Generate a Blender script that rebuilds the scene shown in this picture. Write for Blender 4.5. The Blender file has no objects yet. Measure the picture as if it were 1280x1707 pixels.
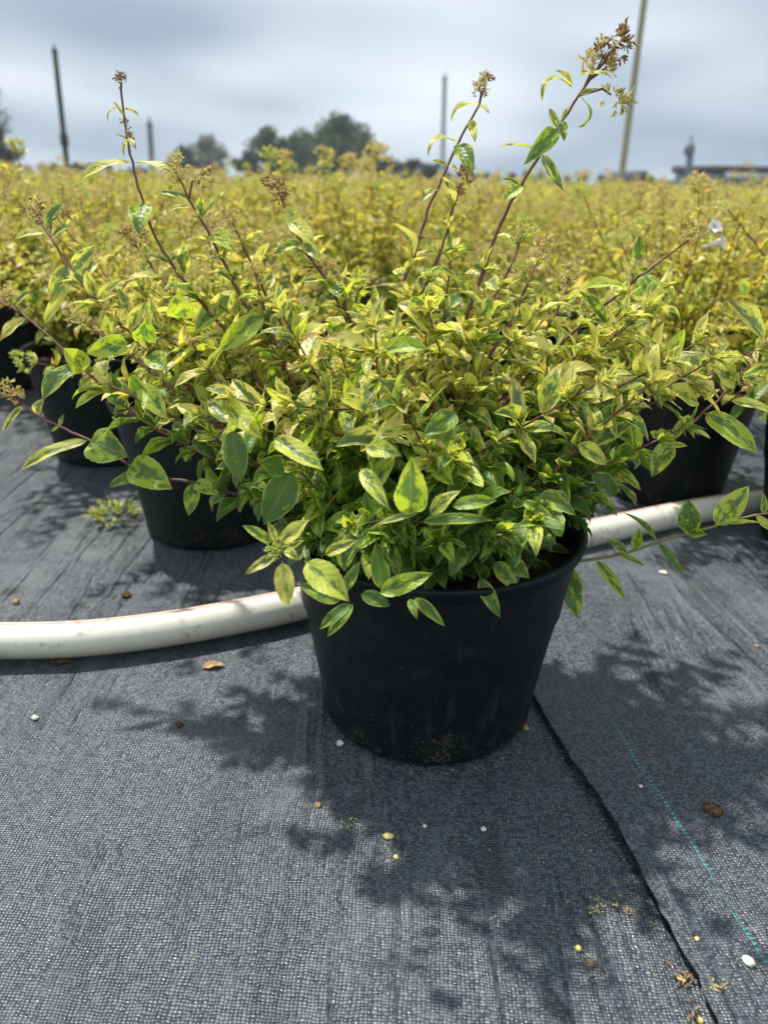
import bpy, math, random
import numpy as np
from mathutils import Vector, Matrix

C = bpy.context.scene.collection
R = math.radians
rs = np.random.RandomState(7)

# ------------------------------------------------------------------ camera
H = 0.55                       # camera height above the ground cloth
FPX = 1282.0                   # focal length in pixels of the 1280x1707 frame
PITCH, ROLL = R(23.3), R(1.0)
sc = bpy.context.scene
cam = bpy.data.cameras.new('camera'); camo = bpy.data.objects.new('camera', cam); C.objects.link(camo)
cam.sensor_fit = 'VERTICAL'; cam.sensor_height = 36.0; cam.lens = 36.0*FPX/1707.0
cam.clip_start = 0.02; cam.clip_end = 3000
cam.dof.use_dof = True; cam.dof.focus_distance = 0.70; cam.dof.aperture_fstop = 5.0
MR = Matrix.Rotation(math.pi/2-PITCH, 3, 'X') @ Matrix.Rotation(ROLL, 3, 'Z')
camo.matrix_world = Matrix.Translation((0, 0, H)) @ MR.to_4x4()
sc.camera = camo
sc.view_settings.view_transform = 'Standard'; sc.view_settings.look = 'None'
sc.view_settings.exposure = 0.22; sc.view_settings.gamma = 1.0
sc.cycles.max_bounces = 7; sc.cycles.transmission_bounces = 5; sc.cycles.transparent_max_bounces = 8
sc.cycles.use_denoising = True

def ray(x, y):
    return MR @ Vector(((x-640)/FPX, -(y-853.5)/FPX, -1))
def at(x, y, Y):
    d = ray(x, y); t = Y/d.y
    return np.array((d.x*t, Y, H+d.z*t))
def gp(x, y, z=0.0):
    d = ray(x, y); t = (z-H)/d.z
    return np.array((d.x*t, d.y*t, z))

# ------------------------------------------------------------------ world and sun
SUN_EL, SUN_AZ = R(64), R(-42)          # azimuth from +Y towards +X
sdir = Vector((math.sin(SUN_AZ)*math.cos(SUN_EL), math.cos(SUN_AZ)*math.cos(SUN_EL), math.sin(SUN_EL)))
L = bpy.data.lights.new('sun', 'SUN'); L.energy = 4.9; L.angle = R(1.6); L.color = (1.0, 0.955, 0.88)
Lo = bpy.data.objects.new('sun', L); C.objects.link(Lo)
Lo.rotation_euler = (-sdir).to_track_quat('-Z', 'Y').to_euler()

class NT:
    """small helper to write node trees"""
    def __init__(s, tree): s.t = tree; s.n = tree.nodes; s.l = tree.links
    def set(s, sock, v):
        if hasattr(v, 'is_output'): s.l.new(v, sock)
        elif v is not None: sock.default_value = v
    def node(s, typ, **kw):
        n = s.n.new(typ)
        for k, v in kw.items(): setattr(n, k, v)
        return n
    def math(s, op, a, b=None, c=None, clamp=False):
        n = s.node('ShaderNodeMath', operation=op); n.use_clamp = clamp
        s.set(n.inputs[0], a); s.set(n.inputs[1], b)
        if c is not None: s.set(n.inputs[2], c)
        return n.outputs[0]
    def mix(s, f, a, b):
        n = s.node('ShaderNodeMix', data_type='RGBA'); s.set(n.inputs[0], f); s.set(n.inputs[6], col(a)); s.set(n.inputs[7], col(b))
        return n.outputs[2]
    def noise(s, vec, scale, detail=2, rough=0.5, dist=0.0, dims='3D'):
        n = s.node('ShaderNodeTexNoise', noise_dimensions=dims)
        if vec is not None: s.l.new(vec, n.inputs['Vector'])
        s.set(n.inputs['Scale'], scale); n.inputs['Detail'].default_value = detail
        n.inputs['Roughness'].default_value = rough; n.inputs['Distortion'].default_value = dist
        return n.outputs[0]
    def smooth(s, x, lo, hi, a=0.0, b=1.0):
        n = s.node('ShaderNodeMapRange', interpolation_type='SMOOTHSTEP')
        s.set(n.inputs[0], x); s.set(n.inputs[1], lo); s.set(n.inputs[2], hi); s.set(n.inputs[3], a); s.set(n.inputs[4], b)
        return n.outputs[0]
    def xyz(s, v):
        n = s.node('ShaderNodeSeparateXYZ'); s.l.new(v, n.inputs[0]); return n.outputs
    def comb(s, x, y, z):
        n = s.node('ShaderNodeCombineXYZ'); s.set(n.inputs[0], x); s.set(n.inputs[1], y); s.set(n.inputs[2], z); return n.outputs[0]
    def attr(s, name): return s.node('ShaderNodeAttribute', attribute_name=name)
def col(c):
    return c if hasattr(c, 'is_output') else (tuple(c)+(1.0,) if len(c) == 3 else c)

w = bpy.data.worlds.new('World'); sc.world = w; w.use_nodes = True
T = NT(w.node_tree); T.n.clear()
sky = T.node('ShaderNodeTexSky', sky_type='NISHITA', sun_disc=False, sun_elevation=SUN_EL, sun_rotation=SUN_AZ, dust_density=3.0)
b1 = T.node('ShaderNodeBackground'); T.l.new(sky.outputs[0], b1.inputs[0]); b1.inputs[1].default_value = 0.10
tc = T.node('ShaderNodeTexCoord').outputs['Generated']
X, Y, Z = T.xyz(tc)
# a cloud deck: look-up point slides away towards the horizon like a real layer overhead
zz = T.math('ADD', T.math('MAXIMUM', Z, 0.0), 0.13)
pv = T.comb(T.math('DIVIDE', X, zz), T.math('DIVIDE', T.math('MULTIPLY', Y, 0.8), zz), 0.0)
n1 = T.noise(pv, 0.36, 2, 0.40, 0.3)
n2 = T.noise(pv, 0.62, 2, 0.4, 0.3)
cl = T.math('ADD', T.math('MULTIPLY', n1, 0.72), T.math('MULTIPLY', n2, 0.28))
dt = T.math('ADD', T.math('ADD', T.math('MULTIPLY', X, sdir.x), T.math('MULTIPLY', Y, sdir.y)), T.math('MULTIPLY', Z, sdir.z))
glow = T.smooth(dt, 0.42, 0.95)
s1 = T.math('ADD', T.smooth(cl, 0.38, 0.60), T.math('MULTIPLY', glow, 0.55))
ccol = T.mix(T.math('MINIMUM', s1, 1.0), (0.265, 0.365, 0.475), (0.80, 0.87, 0.94))
hz = T.smooth(Z, 0.0, 0.11, 1.0, 0.0)
ccol = T.mix(T.math('MULTIPLY', hz, 0.4), ccol, (0.36, 0.46, 0.57))
b2 = T.node('ShaderNodeBackground'); T.l.new(ccol, b2.inputs[0]); b2.inputs[1].default_value = 1.0
ms = T.node('ShaderNodeMixShader'); T.set(ms.inputs[0], T.smooth(n2, 0.25, 0.45, 0.86, 1.0))
T.l.new(b1.outputs[0], ms.inputs[1]); T.l.new(b2.outputs[0], ms.inputs[2])
T.l.new(ms.outputs[0], T.node('ShaderNodeOutputWorld').inputs[0])

# ------------------------------------------------------------------ material helpers
def new_mat(name):
    m = bpy.data.materials.new(name); m.use_nodes = True
    t = NT(m.node_tree); t.n.clear(); out = t.node('ShaderNodeOutputMaterial')
    return m, t, out
def principled(t, color, rough=0.6, spec=0.5, normal=None):
    b = t.node('ShaderNodeBsdfPrincipled'); t.set(b.inputs['Base Color'], col(color)); t.set(b.inputs['Roughness'], rough)
    t.set(b.inputs['Specular IOR Level'], spec)
    if normal is not None: t.l.new(normal, b.inputs['Normal'])
    return b
def bump(t, h, dist, strength=1.0):
    n = t.node('ShaderNodeBump'); n.inputs['Strength'].default_value = strength; n.inputs['Distance'].default_value = dist
    t.l.new(h, n.inputs['Height']); return n.outputs[0]
def simple(name, c1, c2, scale=8, rough=0.7, spec=0.4, bd=0.0, detail=4, stretch=None):
    m, t, out = new_mat(name)
    v = t.node('ShaderNodeTexCoord').outputs['Object']
    if stretch:
        mp = t.node('ShaderNodeMapping'); mp.inputs['Scale'].default_value = stretch; t.l.new(v, mp.inputs[0]); v = mp.outputs[0]
    n = t.noise(v, scale, detail, 0.6)
    c = t.mix(t.smooth(n, 0.3, 0.7), c1, c2)
    b = principled(t, c, rough, spec, bump(t, n, bd) if bd else None)
    t.l.new(b.outputs[0], out.inputs[0]); return m

def leaf_mat(name, dry=0.0, pale=0.0, field=False):
    m, t, out = new_mat(name)
    a = t.attr('luv'); u, v, r = t.xyz(a.outputs['Vector']); age = t.attr('age').outputs['Fac']
    av = t.math('ABSOLUTE', v)
    p = t.comb(t.math('MULTIPLY_ADD', u, 1.7, t.math('MULTIPLY', r, 37.0)), t.math('MULTIPLY', v, 0.8), t.math('MULTIPLY', r, 91.0))
    n1 = t.noise(p, 2.0, 3, 0.55, 0.6)
    n2 = t.noise(p, 5.5, 4, 0.7, 0.4)
    # variegation: dark green heart, yellow margin, blotches in between
    c = t.math('ADD', t.math('MULTIPLY', av, 0.75), t.math('MULTIPLY', t.math('SUBTRACT', n1, 0.5), 3.2))
    c = t.math('ADD', c, t.math('MULTIPLY', t.math('SUBTRACT', n2, 0.5), 1.7))
    rr = t.math('FRACT', t.math('MULTIPLY', r, 173.3))
    thr = t.math('ADD', t.math('MULTIPLY', age, -0.50), t.math('MULTIPLY_ADD', rr, 0.72, 0.16))
    g = t.smooth(t.math('SUBTRACT', c, thr), -0.16, 0.12, 0.92, 0.0)
    g2 = t.smooth(t.math('SUBTRACT', c, thr), 0.02, 0.42, 1.0, 0.0)
    def ramp(stops):
        n = t.node('ShaderNodeValToRGB'); t.l.new(age, n.inputs[0]); e = n.color_ramp.elements
        while len(e) < len(stops): e.new(0.5)
        for k, (pp, cc) in enumerate(stops): e[k].position = pp; e[k].color = cc+(1,)
        return n.outputs[0]
    yel = ramp([(0.0, (0.20, 0.34, 0.045)), (0.35, (0.42, 0.56, 0.065)), (0.7, (0.70, 0.74, 0.12)), (1.0, (0.80, 0.72, 0.21))])
    lime = ramp([(0.0, (0.12, 0.235, 0.035)), (0.4, (0.25, 0.38, 0.05)), (1.0, (0.46, 0.50, 0.10))])
    grn = ramp([(0.0, (0.090, 0.180, 0.030)), (0.5, (0.115, 0.195, 0.055)), (1.0, (0.155, 0.215, 0.095))])
    cc = t.mix(g2, yel, lime); cc = t.mix(g, cc, grn)
    cc = t.mix(t.math('MULTIPLY', t.smooth(av, 0.90, 0.97), 0.6), cc, (0.62, 0.68, 0.26))
    # scorched tips and rims on the sun-worn leaves
    tip = t.math('ADD', t.math('MULTIPLY', u, 0.9), t.math('MULTIPLY', av, 0.35))
    tip = t.math('ADD', tip, t.math('MULTIPLY', t.math('SUBTRACT', n2, 0.5), 1.0))
    bt = t.math('MULTIPLY_ADD', age, -0.30, t.math('MULTIPLY_ADD', t.math('FRACT', t.math('MULTIPLY', r, 71.7)), 0.60, 1.08-dry))
    burn = t.smooth(t.math('SUBTRACT', tip, bt), -0.02, 0.16)
    cc = t.mix(t.math('MULTIPLY', burn, t.smooth(age, 0.35, 0.75)), cc, t.mix(n1, (0.30, 0.15, 0.05), (0.50, 0.32, 0.12)))
    cc = t.mix(t.math('MULTIPLY', t.smooth(av, 0.015, 0.05, 1.0, 0.0), 0.35), cc, (0.42, 0.50, 0.16))
    if pale: cc = t.mix(t.smooth(age, 0.2, 0.8, 0.0, pale), cc, (0.80, 0.62, 0.13))
    if field:
        oi = t.node('ShaderNodeObjectInfo').outputs['Random']
        cc = t.mix(t.smooth(oi, 0.0, 1.0, 0.0, 0.30), cc, (0.24, 0.27, 0.05))
    # raised side veins
    vein = t.math('PINGPONG', t.math('SUBTRACT', t.math('MULTIPLY', u, 7.0), t.math('MULTIPLY', av, 1.8)), 0.5)
    hh = t.math('ADD', t.math('POWER', t.math('MULTIPLY', vein, 2.0), 0.5), t.math('MULTIPLY', n2, 1.6))
    hh = t.math('ADD', hh, t.math('MULTIPLY', t.smooth(av, 0.0, 0.10), 0.8))
    b = principled(t, cc, 0.36, 0.5, bump(t, hh, 0.0003, 0.75))
    tr = t.node('ShaderNodeBsdfTranslucent')
    hs = t.node('ShaderNodeHueSaturation'); hs.inputs['Saturation'].default_value = 1.12; hs.inputs['Value'].default_value = 1.25
    t.l.new(cc, hs.inputs['Color']); t.l.new(hs.outputs[0], tr.inputs[0])
    mx = t.node('ShaderNodeMixShader'); mx.inputs[0].default_value = 0.42
    t.l.new(b.outputs[0], mx.inputs[1]); t.l.new(tr.outputs[0], mx.inputs[2]); t.l.new(mx.outputs[0], out.inputs[0])
    return m

def sepal_mat(name):
    m, t, out = new_mat(name)
    a = t.attr('luv'); u, v, r = t.xyz(a.outputs['Vector']); age = t.attr('age').outputs['Fac']
    rr = t.math('FRACT', t.math('MULTIPLY', r, 57.3))
    f = t.math('ADD', t.math('MULTIPLY', rr, 0.6), t.math('MULTIPLY', u, 0.35))
    c = t.mix(t.smooth(age, 0.02, 0.2), (0.55, 0.62, 0.14), t.mix(f, (0.70, 0.64, 0.21), (0.62, 0.45, 0.20)))
    dryc = t.mix(f, (0.42, 0.24, 0.11), (0.20, 0.10, 0.055))
    c = t.mix(t.smooth(t.math('ADD', age, t.math('MULTIPLY', t.math('SUBTRACT', rr, 0.5), 0.7)), 0.45, 0.95), c, dryc)
    b = principled(t, c, 0.6, 0.3)
    tr = t.node('ShaderNodeBsdfTranslucent'); t.l.new(c, tr.inputs[0])
    mx = t.node('ShaderNodeMixShader'); mx.inputs[0].default_value = 0.35
    t.l.new(b.outputs[0], mx.inputs[1]); t.l.new(tr.outputs[0], mx.inputs[2]); t.l.new(mx.outputs[0], out.inputs[0])
    return m

def fabric_mat(name, ang, green=None, s=0.0031):
    """woven black polypropylene ground cloth: flat tapes over and under, slight gloss, dust"""
    m, t, out = new_mat(name)
    v = t.node('ShaderNodeTexCoord').outputs['Object']
    py_raw = t.xyz(v)[1]
    wn = t.node('ShaderNodeTexNoise'); t.l.new(v, wn.inputs['Vector']); wn.inputs['Scale'].default_value = 5.0; wn.inputs['Detail'].default_value = 3
    vm = t.node('ShaderNodeVectorMath', operation='MULTIPLY_ADD'); t.l.new(wn.outputs['Color'], vm.inputs[0])
    vm.inputs[1].default_value = (0.022, 0.022, 0); t.l.new(v, vm.inputs[2])
    wn2 = t.node('ShaderNodeTexNoise'); t.l.new(v, wn2.inputs['Vector']); wn2.inputs['Scale'].default_value = 90.0; wn2.inputs['Detail'].default_value = 2
    vm2 = t.node('ShaderNodeVectorMath', operation='MULTIPLY_ADD'); t.l.new(wn2.outputs['Color'], vm2.inputs[0])
    vm2.inputs[1].default_value = (0.0044, 0.0044, 0); t.l.new(vm.outputs[0], vm2.inputs[2])
    mp = t.node('ShaderNodeMapping'); mp.vector_type = 'POINT'; mp.inputs['Rotation'].default_value = (0, 0, ang)
    t.l.new(vm2.outputs[0], mp.inputs[0])
    px, py, _ = t.xyz(mp.outputs[0])
    U = t.math('DIVIDE', px, s); V = t.math('DIVIDE', py, s*0.8)
    fu = t.math('FRACT', U); fv = t.math('FRACT', V); iu = t.math('FLOOR', U); iv = t.math('FLOOR', V)
    ch = t.math('FLOORED_MODULO', t.math('ADD', iu, iv), 2.0)
    su = t.math('SINE', t.math('MULTIPLY', fu, math.pi)); sv = t.math('SINE', t.math('MULTIPLY', fv, math.pi))
    ha = t.math('MULTIPLY', t.math('POWER', sv, 0.6), t.math('POWER', su, 0.18)); hb = t.math('MULTIPLY', t.math('POWER', su, 0.6), t.math('POWER', sv, 0.18))
    h = t.math('ADD', t.math('MULTIPLY', ha, ch), t.math('MULTIPLY', hb, t.math('SUBTRACT', 1.0, ch)))
    wh = t.node('ShaderNodeTexWhiteNoise', noise_dimensions='2D'); t.l.new(t.comb(iu, iv, 0), wh.inputs[0])
    cellr = wh.outputs[0]
    big = t.noise(v, 3.2, 5, 0.62, 0.4); mid = t.noise(v, 17.0, 4, 0.6)
    base = t.mix(t.smooth(t.math('MULTIPLY_ADD', t.noise(v, 260.0, 3), 0.5, t.math('MULTIPLY', cellr, 0.75)), 0.25, 1.05), (0.040, 0.048, 0.058), (0.112, 0.128, 0.150))
    base = t.mix(t.math('MULTIPLY', t.smooth(h, 0.15, 0.65, 1.0, 0.0), 0.7), base, (0.008, 0.009, 0.011))
    dust = t.math('MULTIPLY', t.smooth(t.math('ADD', t.math('MULTIPLY', big, 0.7), t.math('MULTIPLY', mid, 0.3)), 0.50, 0.68), 0.40)
    base = t.mix(dust, base, (0.19, 0.20, 0.21))
    st = t.node('ShaderNodeMapping'); st.inputs['Rotation'].default_value = (0, 0, ang); st.inputs['Scale'].default_value = (1.0, 0.12, 1)
    t.l.new(v, st.inputs[0])
    wet = t.noise(st.outputs[0], 11.0, 4, 0.6, 0.3)
    base = t.mix(t.math('MULTIPLY', t.smooth(wet, 0.52, 0.70), 0.62), base, (0.016, 0.018, 0.021))
    if green is not None:
        (gx, gw, y0, y1) = green
        # one coloured marker tape: shows on top at every second crossing
        on = t.math('COMPARE', iu, float(gx), 0.5)
        vis = t.math('MULTIPLY', on, ch)
        fade = t.math('MULTIPLY', t.smooth(t.noise(v, 23.0, 2), 0.34, 0.60, 0.15, 1.0), t.smooth(py_raw, 0.62, 0.80, 1.0, 0.0))
        base = t.mix(t.math('MULTIPLY', vis, fade), base, (0.05, 0.33, 0.28))
    vs = t.node('ShaderNodeTexVoronoi'); t.l.new(v, vs.inputs['Vector']); vs.inputs['Scale'].default_value = 8.0
    spot = t.smooth(t.math('MULTIPLY_ADD', mid, 0.16, vs.outputs['Distance']), 0.155, 0.22, 0.65, 0.0)
    base = t.mix(spot, base, (0.010, 0.011, 0.012))
    rough = t.math('MULTIPLY_ADD', cellr, 0.18, t.math('MULTIPLY_ADD', dust, 0.4, 0.27))
    streak = t.noise(st.outputs[0], 26.0, 3, 0.6, 0.2)
    vo = t.node('ShaderNodeTexVoronoi'); t.l.new(vm.outputs[0], vo.inputs['Vector']); vo.inputs['Scale'].default_value = 7.0; vo.inputs['Randomness'].default_value = 1.0
    cr = t.math('ABSOLUTE', t.math('SUBTRACT', t.noise(st.outputs[0], 8.0, 4, 0.55, 0.5), 0.5))
    crease = t.math('MULTIPLY', t.smooth(cr, 0.0, 0.06, 1.0, 0.0), t.smooth(t.noise(v, 2.6, 2), 0.40, 0.55))
    hh = t.math('ADD', t.math('MULTIPLY', h, 0.0007), t.math('MULTIPLY', cellr, 0.00025))
    hh = t.math('ADD', hh, t.math('MULTIPLY', streak, 0.004))
    hh = t.math('ADD', hh, t.math('MULTIPLY', mid, 0.006)); hh = t.math('ADD', hh, t.math('MULTIPLY', crease, 0.0045))
    n = t.node('ShaderNodeBump'); n.inputs['Distance'].default_value = 1.0; n.inputs['Strength'].default_value = 0.95; t.l.new(hh, n.inputs['Height'])
    b = principled(t, base, rough, 0.55, n.outputs[0])
    t.l.new(b.outputs[0], out.inputs[0]); return m

def pot_mat():
    m, t, out = new_mat('black_plastic')
    v = t.node('ShaderNodeTexCoord').outputs['Object']; x, y, z = t.xyz(v)
    n = t.noise(v, 30, 5, 0.65); n2 = t.noise(v, 260, 3, 0.6); n3 = t.noise(v, 9, 3, 0.5)
    c = t.mix(n, (0.0045, 0.0065, 0.0070), (0.0085, 0.0115, 0.012))
    low = t.smooth(t.math('ADD', z, t.math('MULTIPLY', t.math('SUBTRACT', n3, 0.5), 0.12)), 0.0, 0.085, 1.0, 0.0)
    spl = t.math('MULTIPLY', t.smooth(t.math('ADD', t.math('MULTIPLY', n2, 0.6), t.math('MULTIPLY', n, 0.4)), 0.56, 0.62), low)
    c = t.mix(t.math('MULTIPLY', spl, 0.8), c, (0.15, 0.11, 0.07))
    c = t.mix(t.math('MULTIPLY', t.smooth(n, 0.5, 0.8), 0.25), c, (0.05, 0.055, 0.055))
    st = t.node('ShaderNodeMapping'); st.inputs['Scale'].default_value = (1, 1, 0.12); t.l.new(v, st.inputs[0])
    run = t.noise(st.outputs[0], 55, 4, 0.6, 0.2)
    c = t.mix(t.math('MULTIPLY', t.smooth(run, 0.56, 0.72), 0.35), c, (0.045, 0.05, 0.048))
    sp2 = t.noise(v, 420, 2, 0.5); c = t.mix(t.smooth(sp2, 0.72, 0.76), c, (0.16, 0.14, 0.11))
    b = principled(t, c, t.math('MULTIPLY_ADD', n, 0.25, 0.36), 0.22, bump(t, n2, 0.0006, 0.5))
    t.l.new(b.outputs[0], out.inputs[0]); return m

def hose_mat():
    m, t, out = new_mat('reinforced_hose')
    a = t.attr('tuv'); s, an, _ = t.xyz(a.outputs['Vector'])     # metres along, radians round from the top towards the camera
    v = t.node('ShaderNodeTexCoord').outputs['Object']
    n = t.noise(v, 14, 5, 0.65, 0.4); n2 = t.noise(v, 60, 4, 0.7)
    c = t.mix(n, (0.70, 0.67, 0.57), (0.80, 0.78, 0.70))
    w1 = t.math('PINGPONG', t.math('ADD', t.math('MULTIPLY', s, 120.0), t.math('MULTIPLY', an, 2.6)), 0.5)
    w2 = t.math('PINGPONG', t.math('SUBTRACT', t.math('MULTIPLY', s, 120.0), t.math('MULTIPLY', an, 2.6)), 0.5)
    br = t.math('MAXIMUM', t.smooth(w1, 0.34, 0.5), t.smooth(w2, 0.34, 0.5))
    c = t.mix(t.math('MULTIPLY', br, 0.10), c, (0.88, 0.87, 0.80))
    for a0, wd, k in ((-0.08, 0.09, 0.8), (-0.42, 0.06, 0.5)):
        d = t.math('ABSOLUTE', t.math('SUBTRACT', an, a0))
        c = t.mix(t.math('MULTIPLY', t.smooth(d, wd*0.6, wd*1.5, 1.0, 0.0), k), c, (0.66, 0.20, 0.14))
    dirt = t.smooth(t.math('ADD', t.math('MULTIPLY', n, 0.5), t.math('MULTIPLY', n2, 0.5)), 0.53, 0.66)
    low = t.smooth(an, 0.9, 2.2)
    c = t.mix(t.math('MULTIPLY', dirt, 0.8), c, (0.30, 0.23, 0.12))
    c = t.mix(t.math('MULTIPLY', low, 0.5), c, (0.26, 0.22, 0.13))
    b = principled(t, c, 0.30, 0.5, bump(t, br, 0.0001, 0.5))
    b.inputs['Subsurface Weight'].default_value = 0.15; b.inputs['Subsurface Radius'].default_value = (0.01, 0.009, 0.006)
    t.l.new(b.outputs[0], out.inputs[0]); return m

M_leaf = leaf_mat('variegated_leaf'); M_leaf2 = leaf_mat('field_leaf', dry=0.16, pale=0.34, field=True)
M_sepal = sepal_mat('dry_sepal'); M_pot = pot_mat(); M_hose = hose_mat()
M_stem = simple('red_brown_stem', (0.10, 0.040, 0.030), (0.19, 0.085, 0.055), 60, 0.55, 0.4, 0.0006)
M_gstem = simple('young_green_stem', (0.22, 0.24, 0.07), (0.30, 0.22, 0.09), 40, 0.55, 0.4)
M_soil = simple('potting_soil', (0.012, 0.009, 0.006), (0.06, 0.04, 0.025), 90, 0.95, 0.2, 0.004)
M_petal = simple('white_petal', (0.80, 0.80, 0.76), (0.88, 0.86, 0.84), 60, 0.5, 0.3)
M_stone = simple('pale_stone', (0.55, 0.50, 0.42), (0.80, 0.77, 0.70), 300, 0.8, 0.3, 0.0006)
M_pell = simple('yellow_pellet', (0.60, 0.50, 0.13), (0.78, 0.68, 0.24), 200, 0.4, 0.5)
M_brown = simple('brown_debris', (0.035, 0.020, 0.012), (0.14, 0.085, 0.04), 200, 0.9, 0.2, 0.001)
M_tan = simple('tan_debris', (0.22, 0.13, 0.06), (0.48, 0.33, 0.16), 150, 0.85, 0.2)
M_twood = simple('tree_bark', (0.05, 0.04, 0.03), (0.11, 0.09, 0.07), 3, 0.9, 0.2)

# ------------------------------------------------------------------ mesh helpers
def link(name, me, parent=None, mats=()):
    o = bpy.data.objects.new(name, me); C.objects.link(o)
    if parent is not None: o.parent = parent
    if me is not None:
        for m in mats: me.materials.append(m)
    return o
def mesh_np(name, V, F, attrs=None, smooth=True, mi=None):
    """V (n,3), F (m,k) same-size faces; attrs: name -> (n,3) or (n,)"""
    me = bpy.data.meshes.new(name); V = np.asarray(V, dtype=np.float32).reshape(-1, 3); F = np.asarray(F, dtype=np.int32)
    m, k = F.shape
    me.vertices.add(len(V)); me.vertices.foreach_set('co', V.ravel())
    me.loops.add(m*k); me.loops.foreach_set('vertex_index', F.ravel())
    me.polygons.add(m); me.polygons.foreach_set('loop_start', np.arange(0, m*k, k, dtype=np.int32))
    if smooth: me.polygons.foreach_set('use_smooth', np.ones(m, dtype=bool))
    if mi is not None: me.polygons.foreach_set('material_index', np.asarray(mi, dtype=np.int32))
    me.update(calc_edges=True)
    for an, a in (attrs or {}).items():
        a = np.asarray(a, dtype=np.float32)
        if a.ndim == 1: d = me.attributes.new(an, 'FLOAT', 'POINT'); d.data.foreach_set('value', a)
        else: d = me.attributes.new(an, 'FLOAT_VECTOR', 'POINT'); d.data.foreach_set('vector', a.ravel())
    return me
class Bag:
    """collects quads with attributes into one mesh"""
    def __init__(s): s.V = []; s.F = []; s.A = []; s.G = []; s.M = []; s.n = 0
    def add(s, V, F, luv=None, age=None, mi=0):
        V = np.asarray(V, float).reshape(-1, 3); F = np.asarray(F, int)
        s.V.append(V); s.F.append(F+s.n); s.n += len(V)
        s.A.append(np.zeros((len(V), 3)) if luv is None else luv); s.G.append(np.zeros(len(V)) if age is None else age)
        s.M.append(np.full(len(F), mi))
    def mesh(s, name, aname='luv', smooth=True):
        return mesh_np(name, np.concatenate(s.V), np.concatenate(s.F), {aname: np.concatenate(s.A), 'age': np.concatenate(s.G)}, smooth, np.concatenate(s.M))
def nrm(a):
    a = np.asarray(a, float); return a/np.maximum(np.linalg.norm(a, axis=-1, keepdims=True), 1e-9)

def leaves(bag, O, T, N, Ln, W, curl, fold, age, rng, nu=9, nv=5, ser=0.0, mi=0, sharp=0.95, wave=0.10):
    """many leaves at once. O origins, T chord directions, N face normals, Ln chord lengths, W half widths."""
    O = np.asarray(O, float).reshape(-1, 3); k = len(O)
    if k == 0: return
    f = lambda a: np.broadcast_to(np.asarray(a, float), (k,)).copy()
    Ln, W, curl, fold, age = map(f, (Ln, W, curl, fold, age))
    T = nrm(T); N = np.asarray(N, float); N = nrm(N-(N*T).sum(-1, keepdims=True)*T); B = np.cross(N, T)
    u = np.linspace(0, 1, nu); v = np.linspace(-1, 1, nv)
    fine = np.linspace(0, 1, 65)
    th = curl[:, None]*(fine[None]-0.5)*(0.4+1.2*fine[None])     # tips bend more than bases
    cx = np.concatenate([np.zeros((k, 1)), np.cumsum(np.cos(th[:, :-1]), 1)/64], 1)
    cz = np.concatenate([np.zeros((k, 1)), np.cumsum(-np.sin(th[:, :-1]), 1)/64], 1)
    a = np.arctan2(cz[:, -1], cx[:, -1]); ca, sa = np.cos(-a), np.sin(-a)
    x = cx*ca[:, None]-cz*sa[:, None]; z = cx*sa[:, None]+cz*ca[:, None]
    sc_ = 1/np.maximum(x[:, -1:], 0.2); x *= sc_; z *= sc_
    idx = (u*64).astype(int); x = x[:, idx]; z = z[:, idx]       # (k,nu)
    u2 = np.clip((u-0.05)/0.95, 0, 1)
    prof = (u2**0.62)*((1-u2)**sharp); prof = prof/prof.max(); prof = np.maximum(prof, 0.035)
    prof[-1] = 0.0 if nu > 5 else 0.01
    wv = prof[None]*np.ones((k, 1))
    if ser: wv = wv*(1+ser*(np.arange(nu) % 2*2-1)[None])
    ph = rng.rand(k)*6.28
    tw = (rng.rand(k)-0.5)*0.7
    wd = wv[:, :, None]*v[None, None, :]*W[:, None, None]         # (k,nu,nv)
    lift = np.abs(wd)*fold[:, None, None]+wave*np.abs(wd)*np.sin(u[None, :, None]*9+ph[:, None, None]+v[None, None, :]*1.4)*2
    tt = tw[:, None, None]*u[None, :, None]
    wy = wd*np.cos(tt)-lift*np.sin(tt); wz = wd*np.sin(tt)+lift*np.cos(tt)
    P = (O[:, None, None, :]+T[:, None, None, :]*(x*Ln[:, None])[:, :, None, None]
         + B[:, None, None, :]*wy[..., None]+N[:, None, None, :]*((z*Ln[:, None])[:, :, None]+wz)[..., None])
    r = rng.rand(k)
    luv = np.stack(np.broadcast_arrays(u[None, :, None], v[None, None, :], r[:, None, None]), -1).reshape(-1, 3)
    ag = np.broadcast_to(age[:, None, None], (k, nu, nv)).reshape(-1)
    i, j = np.meshgrid(np.arange(nu-1), np.arange(nv-1), indexing='ij'); q = (i*nv+j).ravel()
    q = np.stack([q, q+nv, q+nv+1, q+1], -1)
    F = (q[None]+(np.arange(k)*nu*nv)[:, None, None]).reshape(-1, 4)
    bag.add(P.reshape(-1, 3), F, luv, ag, mi)

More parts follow.
